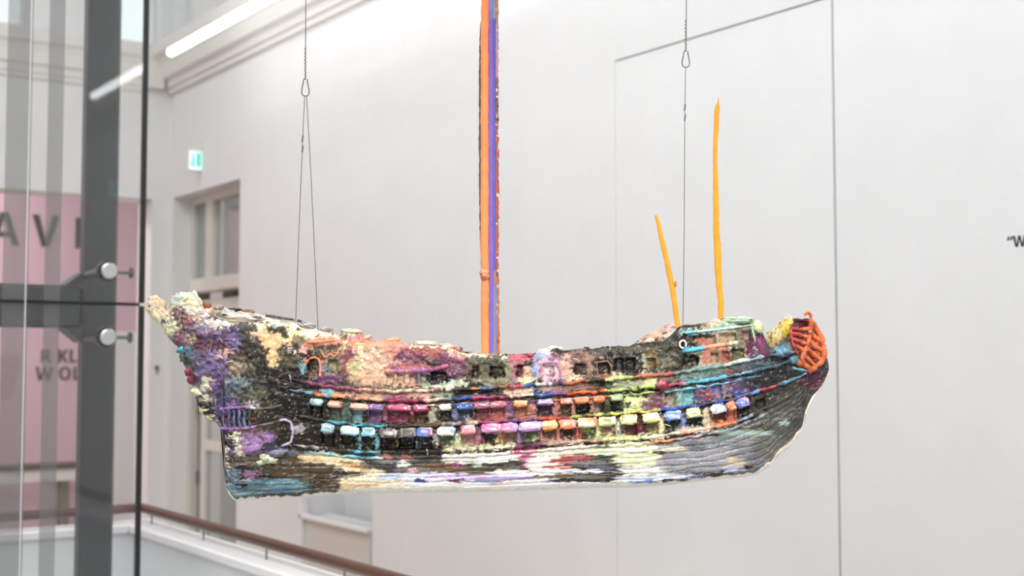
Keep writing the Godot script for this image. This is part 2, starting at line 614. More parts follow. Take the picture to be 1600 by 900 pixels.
func build_rooms_beyond() -> void:
	# corridor behind the door
	var r := thing("wall_corridor", "small unlit white room seen through the glazed door", "wall", Vector3(3.65, FLOOR_Y, -8.4), 0, "", "structure")
	put("side_wall", box_mesh(Vector3(1.6, 0, -1.6), Vector3(1.7, 3.5, 1.6)), M.plaster, r)
	put("side_wall", box_mesh(Vector3(0, 0, -1.7), Vector3(1.6, 3.5, -1.6)), M.plaster, r)
	put("side_wall", box_mesh(Vector3(0, 0, 1.6), Vector3(1.6, 3.5, 1.7)), M.plaster, r)
	put("corridor_floor", box_mesh(Vector3(0, -0.1, -1.7), Vector3(1.7, 0, 1.7)), M.oak, r)
	put("corridor_ceiling", box_mesh(Vector3(0, 3.5, -1.7), Vector3(1.7, 3.6, 1.7)), M.plaster, r)
	# exhibition room behind the end wall
	var p := thing("wall_pink", "pink exhibition wall with dark letters seen through the glass shaft", "wall", Vector3(0, FLOOR_Y, -11.2), 0, "", "structure")
	put("pink_panel", box_mesh(Vector3(-2.5, 0, -0.1), Vector3(3.9, 3.8, 0)), M.pink, p)
	put("room_side", box_mesh(Vector3(3.9, 0, -0.1), Vector3(4.0, 3.8, 1.62)), M.plaster, p)
	put("room_side", box_mesh(Vector3(-2.6, 0, -0.1), Vector3(-2.5, 3.8, 1.62)), M.plaster, p)
	put("room_ceiling", box_mesh(Vector3(-2.6, 3.8, -0.1), Vector3(4.0, 3.9, 1.62)), M.plaster, p)
	put("room_floor", box_mesh(Vector3(-2.6, -0.1, -0.1), Vector3(4.0, 0, 1.62)), M.oak, p)
	for w in [["A V E", 0.27, 2.5, 2.75], ["R KL", 0.112, 2.93, 1.69], ["W OL", 0.112, 2.9, 1.54]]:
		var tm := TextMesh.new()
		tm.text = w[0]
		var sf := SystemFont.new()
		sf.font_names = PackedStringArray(["Droid Sans"])
		sf.font_weight = 700
		tm.font = sf
		tm.font_size = 64
		tm.pixel_size = w[1] / 46.0
		tm.depth = 0.006
		tm.horizontal_alignment = HORIZONTAL_ALIGNMENT_LEFT
		var o := put("lettering", tm, M.letter, p)
		o.position = Vector3(w[2], w[3], 0.003)
	var pb := thing("pale_stand_in", "added pale grey upright board in front of the pink wall", "panel", Vector3(3.45, FLOOR_Y, -10.75))  # added board makes a pale patch taken for reflection in the glass
	put("board", box_mesh(Vector3(-0.03, 0.06, -0.02), Vector3(0.3, 1.9, 0.02)), M.parapet, pb)
	put("foot", box_mesh(Vector3(-0.03, 0, -0.12), Vector3(0.3, 0.06, 0.12)), M.steel_mid, pb)
	var lb := thing("rail_reflection", "low dark and pale bars standing in for the handrail reflected in the glass", "rail_reflection", Vector3(2.4, FLOOR_Y, -10.85))  # built bars imitate handrail lines mirrored in the glass
	put("dark_bar", box_mesh(Vector3(-0.9, 0.77, -0.12), Vector3(0.77, 0.81, 0.12)), mat("4a382e", 0.5), lb)
	put("pale_bar", box_mesh(Vector3(-0.9, 0.67, -0.09), Vector3(0.74, 0.77, 0.09)), M.coping, lb)
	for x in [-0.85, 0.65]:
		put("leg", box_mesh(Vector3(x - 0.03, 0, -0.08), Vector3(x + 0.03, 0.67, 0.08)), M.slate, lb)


func build_balustrade() -> void:
	var t := thing("balustrade", "solid white parapet with brown wooden handrail running below the ship and behind the glass", "balustrade", Vector3(RAIL_X, FLOOR_Y, RAIL_Z))
	for leg in 2:
		var along := Vector3(0, 0, 1) if leg == 0 else Vector3(-1, 0, 0)
		var inner := Vector3(1, 0, 0) if leg == 0 else Vector3(0, 0, -1)
		var length := 7.6 if leg == 0 else 5.4
		var fl := FLOOR_Y
		span(t, "parapet", along, inner, -0.04 if leg == 0 else 0.045, length, -0.05, 0.05, -0.5, -0.69 - fl, M.parapet)
		span(t, "coping", along, inner, -0.075 if leg == 0 else 0.075, length, -0.075, 0.065, -0.69 - fl, -0.655 - fl, M.coping)
		var g := bag()
		var pts := []
		var rad := []
		var col := []
		for k in 25:
			pts.append(along * (length * k / 24.0) + Vector3.UP * (-0.6 - fl) )
			rad.append(0.019)
			col.append(Color.WHITE)
		add_tube(g, pts, rad, col, 12)
		put("handrail", bagged(g), M.rail_wood, t)
		var z := 0.12
		while z < length:
			var pt := along * z
			rod("baluster", pt + Vector3.UP * (-0.66 - fl), pt + Vector3.UP * (-0.61 - fl), 0.003, M.steel_mid, t)
			z += 0.555


func span(t: Node3D, called: String, along: Vector3, inner: Vector3, a0: float, a1: float, w0: float, w1: float, y0: float, y1: float, m: Material) -> void:
	var p := along * a0 + inner * w0 + Vector3.UP * y0
	var q := along * a1 + inner * w1 + Vector3.UP * y1
	put(called, box_mesh(p.min(q), p.max(q), 0.006), m, t)


func build_glass_shaft() -> void:
	var gz := -4.3
	var t := thing("glass_shaft", "dark steel and glass lift shaft at the left with round silver fixings", "lift shaft", Vector3(1.46, -3.6, gz))
	var b := 3.6
	for half in 2:
		var y0 := 0.0 if half == 0 else b + 0.197
		var y1 := b + 0.187 if half == 0 else 8.15
		var gp := put("glass_panel", box_mesh(Vector3(-2.4, y0, -0.006), Vector3(-0.009, y1, 0.006), 0.001), M.glass, t)
		put("edge_strip", box_mesh(Vector3(-0.009, y0, -0.009), Vector3(0.007, y1, 0.009), 0.001), M.edge, gp)
		put("edge_strip", box_mesh(Vector3(-2.4, (y1 if half == 0 else y0 - 0.005), -0.008), Vector3(-0.009, (y1 + 0.005 if half == 0 else y0), 0.008), 0.001), M.edge, gp)
	# steel frame behind the glass
	put("steel_column", box_mesh(Vector3(-0.122, 0, -0.32), Vector3(-0.003, 8.19, -0.25), 0.012), M.steel_dark, t)
	put("steel_column", box_mesh(Vector3(-2.35, 0, -0.37), Vector3(-2.23, 8.19, -0.25), 0.012), M.steel_dark, t)
	put("steel_beam", box_mesh(Vector3(-2.23, b + 0.115, -0.315), Vector3(-0.122, b + 0.265, -0.255), 0.012), M.steel_dark, t)
	for s in [1.0, -1.0]:
		var st := SurfaceTool.new()
		st.begin(Mesh.PRIMITIVE_TRIANGLES)
		var yb: float = b + (0.265 if s > 0 else 0.115)
		var A := Vector3(-0.122, yb, -0.26)
		var B := Vector3(-0.122, yb + s * 0.05, -0.26)
		var C := Vector3(-0.185, yb, -0.26)
		var o := Vector3(0, 0, -0.1)
		tri(st, A, B, C, Vector3(0, 0, 1))
		quad(st, B, C, C + o, B + o, Vector3(-1, s, 0))
		st.generate_normals()
		put("gusset", st.commit(), M.steel_dark, t)
	# translucent strips standing in for the grey stripes showing in the glass
	for q in [[-0.453, -0.373], [-0.322, -0.271], [-0.68, -0.6], [-0.95, -0.85]]:
		put("grey_stripe", box_mesh(Vector3(q[0], 0, -0.0105), Vector3(q[1], 8.15, -0.0095), 0.0002), M.stripe_grey, t)
	# round point fixings
	for y in [0.302, 0.08]:
		var f := Node3D.new()
		f.name = "glass_fixing"
		t.add_child(f, true)
		f.position = Vector3(-0.115, b + y, 0)
		var disc := put("disc", lathe([Vector2(0, 0.016), Vector2(0.022, 0.016), Vector2(0.0265, 0.013), Vector2(0.028, 0.008), Vector2(0.028, 0.006), Vector2(0, 0.006)]), M.steel, f)
		disc.rotation.x = PI / 2
		var back := put("washer", lathe([Vector2(0, -0.006), Vector2(0.034, -0.006), Vector2(0.036, -0.012), Vector2(0.036, -0.03), Vector2(0.02, -0.036), Vector2(0.012, -0.25), Vector2(0, -0.25)]), M.edge, f)
		back.rotation.x = PI / 2
		var stem := put("stem", lathe([Vector2(0, 0), Vector2(0.006, 0), Vector2(0.006, 0.068), Vector2(0.019, 0.07), Vector2(0.019, 0.077), Vector2(0, 0.078)], 16), M.steel_mid, f)
		stem.rotation.z = -PI / 2
		stem.position = Vector3(0.02, 0, -0.05)
	var w := rod("hanging_wire", Vector3(1.002, 4.6, -4.0), Vector3(1.002, -3.6, -4.0), 0.0014, M.white_wire)
	tag(w, "thin white wire hanging in front of the glass shaft", "wire")


func build_wall_things() -> void:
	# the long tube under the clerestory
	var t := thing("tube_lamp", "long glowing white tube lamp along the cornice", "lamp", Vector3(2.8, 1.945, -7.79))
	var glow := mat("ffffff", 0.5)
	glow.emission_enabled = true
	glow.emission = Color(0.99, 0.995, 1.0)
	glow.emission_energy_multiplier = 14.0
	var g := bag()
	var pts := []
	var rad := []
	var col := []
	pts = [Vector3(0, 0, 0), Vector3(0, 0, 0.008), Vector3(0, 0, 0.02), Vector3(0, 0, 3), Vector3(0, 0, 6), Vector3(0, 0, 8.57), Vector3(0, 0, 8.582), Vector3(0, 0, 8.59)]
	rad = [0.011, 0.022, 0.027, 0.027, 0.027, 0.027, 0.022, 0.011]
	col = [Color.WHITE, Color.WHITE, Color.WHITE, Color.WHITE, Color.WHITE, Color.WHITE, Color.WHITE, Color.WHITE]
	add_tube(g, pts, rad, col, 16)
	put("tube", bagged(g), glow, t)
	for z in [2.9, 5.6, 8.3]:
		rod("suspension", Vector3(0, 0.025, z), Vector3(0, 2.655, z), 0.0015, M.steel_mid, t)
	# exit signs standing out from the wall
	for s in [[-8.66, "small lit exit sign over the glazed doorway"], [1.85, "small lit exit sign on the long wall behind the viewer"]]:
		var x := thing("exit_sign", s[1], "sign", Vector3(WALL_X, 1.34, s[0]), 0, "exit signs")
		put("housing", box_mesh(Vector3(-0.1, 0, -0.02), Vector3(0, 0.15, 0.02), 0.004), M.paint, x)
		put("mount", box_mesh(Vector3(-0.06, 0.15, -0.015), Vector3(0, 0.215, 0.015), 0.004), M.paint, x)
		var gf := mat("e9fbf9", 0.4)
		gf.emission_enabled = true
		gf.emission = Color("d8fbf6")
		gf.emission_energy_multiplier = 1.0
		var tl := mat("35b8a8", 0.4)
		tl.emission_enabled = true
		tl.emission = Color("3cc8b8")
		tl.emission_energy_multiplier = 0.8
		for side in [-1.0, 1.0]:
			var zf: float = 0.0215 * side
			var z0 := minf(zf, zf * 0.9)
			put("sign_face", box_mesh(Vector3(-0.095, 0.008, z0), Vector3(-0.005, 0.142, maxf(zf, zf * 0.9)), 0.0005), gf, x)
			# running figure and doorway of the pictogram
			var st := SurfaceTool.new()
			st.begin(Mesh.PRIMITIVE_TRIANGLES)
			var zz: float = zf + 0.001 * side
			add_box(st, Vector3(-0.04, 0.03, zz - 0.0006), Vector3(-0.014, 0.13, zz + 0.0006), 0.0002)
			add_box(st, Vector3(-0.074, 0.06, zz - 0.0006), Vector3(-0.058, 0.1, zz + 0.0006), 0.0002)
			add_box(st, Vector3(-0.072, 0.106, zz - 0.0006), Vector3(-0.058, 0.122, zz + 0.0006), 0.0002)
			add_box(st, Vector3(-0.084, 0.03, zz - 0.0006), Vector3(-0.07, 0.06, zz + 0.0006), 0.0002)
			add_box(st, Vector3(-0.063, 0.028, zz - 0.0006), Vector3(-0.052, 0.06, zz + 0.0006), 0.0002)
			st.generate_normals()
			put("pictogram", st.commit(), tl, x)
	# wall text
	var tm := TextMesh.new()
	tm.text = "“W"
	var sf := SystemFont.new()
	sf.font_names = PackedStringArray(["Droid Sans"])
	sf.font_weight = 700
	tm.font = sf
	tm.font_size = 64
	tm.pixel_size = 0.033 / 46.0
	tm.depth = 0.0008
	tm.horizontal_alignment = HORIZONTAL_ALIGNMENT_LEFT
	var o := put("wall_lettering", tm, M.black_letter)
	o.rotation.y = -PI / 2
	o.position = Vector3(WALL_X - 0.0006, 0.349, -2.25)
	tag(o, "small black opening words of a wall text at the right edge", "lettering")
	# radiator cover in its niche
	var r := thing("radiator_cover", "white radiator casing set in a wall niche under the ship", "radiator", Vector3(3.37, FLOOR_Y, -6.58))
	put("front_panel", box_mesh(Vector3(0.0, 0, -0.385), Vector3(0.02, 0.72, 0.385), 0.004), M.door_paint, r)
	put("top_rim", box_mesh(Vector3(-0.03, 0.72, -0.42), Vector3(0.02, 0.745, 0.42), 0.004), M.coping, r)
	var gr := put("grille", box_mesh(Vector3(0.12, 0.70, -0.41), Vector3(0.18, 0.735, 0.42), 0.002), M.parapet, r)
	for k in 3:
		put("slat", box_mesh(Vector3(0.03 + k * 0.03, 0.70, -0.41), Vector3(0.042 + k * 0.03, 0.73, 0.42), 0.001), M.parapet, gr)
	put("post", box_mesh(Vector3(-0.03, 0.0, -0.42), Vector3(0.02, 0.85, -0.392), 0.004), M.coping, r)
	put("post", box_mesh(Vector3(-0.01, 0.0, 0.392), Vector3(0.02, 0.72, 0.42), 0.004), M.door_paint, r)
	# small lock on the end wall
	var k := thing("wall_lock", "small dark keyhole fitting on the end wall beside the stern", "lock", Vector3(3.271, -0.05, END_Z))
	var ro := put("rosette", lathe([Vector2(0, 0.012), Vector2(0.012, 0.012), Vector2(0.016, 0.008), Vector2(0.017, 0.0), Vector2(0, 0.0)]), M.steel_mid, k)
	ro.rotation.x = PI / 2
	put("key", box_mesh(Vector3(-0.004, -0.05, 0.004), Vector3(0.004, 0.004, 0.012), 0.001), M.steel_mid, k)


# -------------------------------------------------------------------------------------- the ship
# The ship is laid out on a drawing plan of its side (x to the bow, y down, in units of U) and built out from the plan's middle plane:
# 'w' is how far a point stands out from it towards the viewer's side. plan() gives metres in the ship's own frame.
const X0 := 230
const X1 := 1296
const SHIP_Y := -0.25
const TOP := [[230, 483], [231, 466], [238, 463], [245, 464], [251, 475], [258, 484], [264, 482], [267, 465], [271, 459], [277, 461], [283, 459], [288, 459], [295, 457], [305, 461], [312, 474], [319, 484], [326, 490], [340, 497], [352, 501], [365, 505], [392, 504], [422, 503], [441, 502], [453, 507], [469, 513], [480, 518], [503, 519], [533, 522], [542, 516], [555, 516], [566, 524], [574, 532], [595, 533], [607, 530], [619, 530], [628, 534], [647, 537], [662, 535], [675, 539], [687, 542], [696, 539], [709, 546], [722, 550], [737, 552], [751, 553], [780, 553], [807, 554], [832, 553], [839, 550], [854, 545], [871, 544], [880, 548], [893, 546], [913, 545], [927, 545], [949, 541], [980, 541], [999, 536], [1035, 534], [1052, 521], [1058, 512], [1066, 508], [1084, 507], [1099, 506], [1122, 500], [1135, 497], [1169, 502], [1184, 505], [1190, 514], [1195, 528], [1201, 541], [1212, 543], [1224, 533], [1234, 520], [1239, 503], [1244, 499], [1259, 497], [1266, 499], [1271, 508], [1285, 528], [1290, 553], [1294, 565], [1296, 580]]
const KEEL := [[230, 484], [237, 497], [247, 502], [258, 517], [263, 527], [272, 537], [280, 543], [283, 558], [287, 570], [295, 582], [298, 598], [302, 610], [309, 632], [318, 648], [338, 661], [345, 670], [349, 700], [351, 760], [362, 777], [370, 782], [384, 781], [413, 779], [458, 777], [500, 772], [540, 769], [640, 768], [740, 767], [800, 765], [860, 763], [900, 761], [1000, 759], [1050, 755], [1110, 748], [1165, 743], [1184, 738], [1202, 728], [1213, 713], [1233, 697], [1247, 680], [1254, 669], [1258, 650], [1264, 636], [1275, 616], [1283, 606], [1292, 590], [1296, 582]]
const LA := [[230, 484], [300, 535], [360, 560], [440, 590], [500, 602], [560, 609], [620, 611], [700, 609], [800, 604], [900, 597], [980, 590], [1060, 582], [1130, 571], [1200, 556], [1250, 548], [1296, 575]]
const LB := [[230, 484], [300, 545], [360, 580], [440, 607], [500, 617], [560, 623], [620, 626], [700, 624], [760, 621], [800, 619], [900, 614], [980, 608], [1060, 600], [1130, 590], [1200, 575], [1250, 560], [1296, 577]]
const LC := [[230, 484], [300, 565], [360, 615], [440, 644], [500, 657], [560, 664], [620, 666], [700, 663], [760, 659], [800, 657], [900, 651], [980, 645], [1040, 640], [1100, 632], [1150, 622], [1200, 606], [1240, 592], [1270, 580], [1296, 579]]
const LD := [[230, 484], [300, 590], [360, 680], [440, 697], [500, 704], [560, 710], [620, 711], [700, 708], [760, 705], [800, 702], [850, 698], [900, 694], [950, 691], [1020, 687], [1090, 676], [1144, 666], [1190, 646], [1225, 626], [1245, 613], [1265, 600], [1296, 580]]
const BREADTH := [[230, 14], [262, 30], [300, 52], [350, 84], [400, 100], [500, 110], [800, 114], [1000, 108], [1090, 96], [1150, 80], [1200, 61], [1235, 42], [1262, 24], [1282, 12], [1296, 7]]
const SECTION := [[0.0, 66], [0.02, 76], [0.08, 84], [0.2, 91], [0.32, 96], [0.45, 99], [0.6, 100], [0.8, 94], [1.0, 86]]

var tt := PackedFloat32Array()
var tk := PackedFloat32Array()
var ta := PackedFloat32Array()
var tb := PackedFloat32Array()
var tc := PackedFloat32Array()
var td := PackedFloat32Array()
var tw := PackedFloat32Array()
var ts := PackedFloat32Array()
var port_at := {}
var dab_bins := {}
var dabs := []


func table(pts: Array, a: int, b: int, soft: int) -> PackedFloat32Array:
	var t := PackedFloat32Array()
	var k := 0
	for x in range(a, b + 1):
		while k < pts.size() - 2 and x > pts[k + 1][0]:
			k += 1
		var f := clampf((x - pts[k][0]) / float(pts[k + 1][0] - pts[k][0]), 0, 1)
		t.append(lerpf(pts[k][1], pts[k + 1][1], f))
	for pass_ in 2 if soft > 0 else 0:
		var o := t.duplicate()
		for i in t.size():
			var s := 0.0
			var n := 0
			for j in range(maxi(0, i - soft), mini(t.size(), i + soft + 1)):
				s += o[j]
				n += 1
			t[i] = s / n
	return t


func at(t: PackedFloat32Array, x: float) -> float:
	var f := clampf(x - X0, 0, X1 - X0 - 0.001)
	var i := int(f)
	return lerpf(t[i], t[i + 1], f - i)


func plan(x: float, y: float, w: float) -> Vector3:
	var a := (x - 800.0) / 2000.0
	var b := (450.0 - y) / 2000.0
	var dep := PIT_C - PIT_S * b
	var k := (SHIP_D - w * U) / dep
	return Vector3(a * k, (PIT_C * b + PIT_S) * k - SHIP_Y, w * U)


func breadth(x: float, y: float) -> float:
	var t := at(tt, x)
	var k := at(tk, x)
	var v := clampf((k - y) / maxf(k - t, 1.0), 0.0, 1.0)
	return at(tw, x) * ts[int(v * 199.0)] * 0.01


# how full of ports, planks and lumps the side is at (x, y)
func side(x: float, y: float) -> float:
	var w := breadth(x, y)
	var d := at(td, x)
	var stern := clampf((470.0 - x) / 90.0, 0.0, 1.0)
	var carved := clampf((415.0 - x) / 50.0, 0.0, 1.0) * clampf((725.0 - y) / 20.0, 0.0, 1.0) * clampf((y - at(tt, x) - 24.0) / 20.0, 0.0, 1.0) + 0.25 * stern
	var bow := clampf((x - 1215.0) / 30.0, 0.0, 1.0)
	var edge := clampf((at(tk, x) - y) / 12.0, 0.0, 1.0)
	var r := 0.0
	if y > d + 3.0 and x > 352.0:
		var q := (y - d) / maxf(at(tk, x) - d, 1.0)
		var l := q * 8.0 + 0.3 * n1.get_noise_2d(x * 0.012, q * 3.0)
		var fr := absf(l - roundf(l))
		r -= 3.4 * (1.0 - smoothstep(0.0, 0.13, fr)) * edge
		r += 0.8 * n2.get_noise_2d(x * 0.02, y * 0.3)
	else:
		r += 1.6 * n1.get_noise_2d(x * 0.06, y * 0.09) + 0.5 * n1.get_noise_2d(x * 0.15, y * 0.2)
		r += 0.16 * n1.get_noise_2d(x * 0.35, y * 0.35)
		for l in [at(ta, x), at(tb, x), at(tc, x), d]:
			var e: float = absf(y - l - 5.0)
			if e < 5.0:
				r -= (5.0 - e) * 0.7 * (1.0 - stern)
	if stern > 0.0:
		var m := 1.0 - absf(n1.get_noise_2d(x * 0.05 + 7.0, y * 0.055))
		r += minf(carved, 1.0) * edge * (m * 6.0 - 4.0 + 2.2 * n1.get_noise_2d(x * 0.12, y * 0.12))
	return w + r


func srgb(hex: String) -> Color:
	return Color(hex).srgb_to_linear()


# a pat of coloured wax pressed on the side: middle, half sizes, colour
func add_dabs(rows: Array) -> void:
	for r in rows:
		var n := dabs.size()
		dabs.append([float(r[0]), float(r[1]), float(r[2]), float(r[3]), srgb(r[4]), float(r[5]) if r.size() > 5 else 0.0])
		var m: float = maxf(r[2], r[3]) + 10.0 if r.size() > 5 else 0.0
		var hx: float = maxf(r[2] * 1.25 + 8, m)
		var hy: float = maxf(r[3] * 1.25 + 8, m)
		for i in range(int((r[0] - hx) / 24), int((r[0] + hx) / 24) + 1):
			for j in range(int((r[1] - hy) / 24), int((r[1] + hy) / 24) + 1):
				var key := i * 1000 + j
				if not dab_bins.has(key):
					dab_bins[key] = PackedInt32Array()
				dab_bins[key].append(n)


func wax_at(x: float, y: float) -> Color:
	var c := srgb("413a2f")
	var low := y > at(td, x) + 4.0
	var wx := x + 4.5 * n1.get_noise_2d(x * 0.11, y * 0.11) + 1.8 * n1.get_noise_2d(x * 0.4 + 9.0, y * 0.4)
	var wy := y + 4.0 * n1.get_noise_2d(x * 0.11 + 50.0, y * 0.11) + 1.5 * n1.get_noise_2d(x * 0.4 + 70.0, y * 0.4)
	var smear := smoothstep(0.0, 0.35, n1.get_noise_2d(x * 0.05 + 120.0, y * 0.07))
	wx += smear * 7.0 * n1.get_noise_2d(x * 0.17 + 33.0, y * 0.22)
	wy += smear * 5.0 * n1.get_noise_2d(x * 0.17 + 66.0, y * 0.22)
	if low:
		wx = x + 9.0 * n1.get_noise_2d(x * 0.05, y * 0.3)
		wy = y + 2.0 * n1.get_noise_2d(x * 0.05 + 40.0, y * 0.3)
	var edge := 0.22 + 0.2 * n3.get_noise_2d(x * 0.1, y * 0.1)
	var key := int(x / 24) * 1000 + int(y / 24)
	if dab_bins.has(key):
		for n in dab_bins[key]:
			var d: Array = dabs[n]
			var dx: float = wx - d[0]
			var dy: float = wy - d[1]
			if d[5] != 0.0:
				var ca := cos(d[5])
				var sa := sin(d[5])
				var tx := dx * ca + dy * sa
				dy = dy * ca - dx * sa
				dx = tx
			dx = absf(dx / d[2])
			dy = absf(dy / d[3])
			if dx > 1.3 or dy > 1.3:
				continue
			var e := pow(dx * dx * dx + dy * dy * dy, 0.3333)
			var a := 1.0 - smoothstep(1.0 - edge, 1.0 + edge * 0.5, e)
			if a > 0.0:
				c = c.lerp(d[4], a)
	# streaks, flecks and mottling of the dye, darkened at the stern to imitate shaded crevices
	var f: float
	var lum := c.r * 0.3 + c.g * 0.6 + c.b * 0.1
	var mx := maxf(c.r, maxf(c.g, c.b))
	var sat := (mx - minf(c.r, minf(c.g, c.b))) / maxf(mx, 0.001)
	c = c.lerp(Color(lum, lum, lum), (0.65 if x < 410.0 else 0.42) * sat)
	c = Color(pow(c.r, 1.22) * 1.12, pow(c.g, 1.22) * 1.12, pow(c.b, 1.22) * 1.12)
	if low:
		f = n2.get_noise_2d(x * 0.035, y * 0.55)
		var s := smoothstep(0.18, 0.45, n2.get_noise_2d(x * 0.02 + 31.0, y * 0.4 + 5.0))
		c = c.lerp(Color(0.055, 0.05, 0.05) if n1.get_noise_2d(x * 0.01, y * 0.1 + 80.0) > 0.35 else Color(0.72, 0.68, 0.68), s * (0.2 if x > 560.0 and x < 1040.0 else 0.4))
	else:
		f = n2.get_noise_2d(x * 0.13, y * 0.16)
		var s := smoothstep(0.3, 0.5, n2.get_noise_2d(x * 0.09 + 31.0, y * 0.12 + 5.0))
		var other := Color(0.05, 0.042, 0.03) if n1.get_noise_2d(x * 0.06, y * 0.06 + 80.0) > -0.1 else Color(0.55, 0.42, 0.34)
		c = c.lerp(other, s * (0.62 if x < 400.0 else 0.42))
	var k := (1.0 if low else 0.82) * (1.0 + 0.42 * f)
	var hue := 0.12 * n1.get_noise_2d(x * 0.06 + 11.0, y * 0.06 + 3.0)
	c = Color(c.r * k * (1.0 + hue), c.g * k, c.b * k * (1.0 - hue))
	# fine bright and dark specks
	var sp := n3.get_noise_2d(x * 0.7, y * 0.7)
	if sp > 0.84:
		c = c.lerp(Color(0.8, 0.78, 0.74), 0.4)
	return c


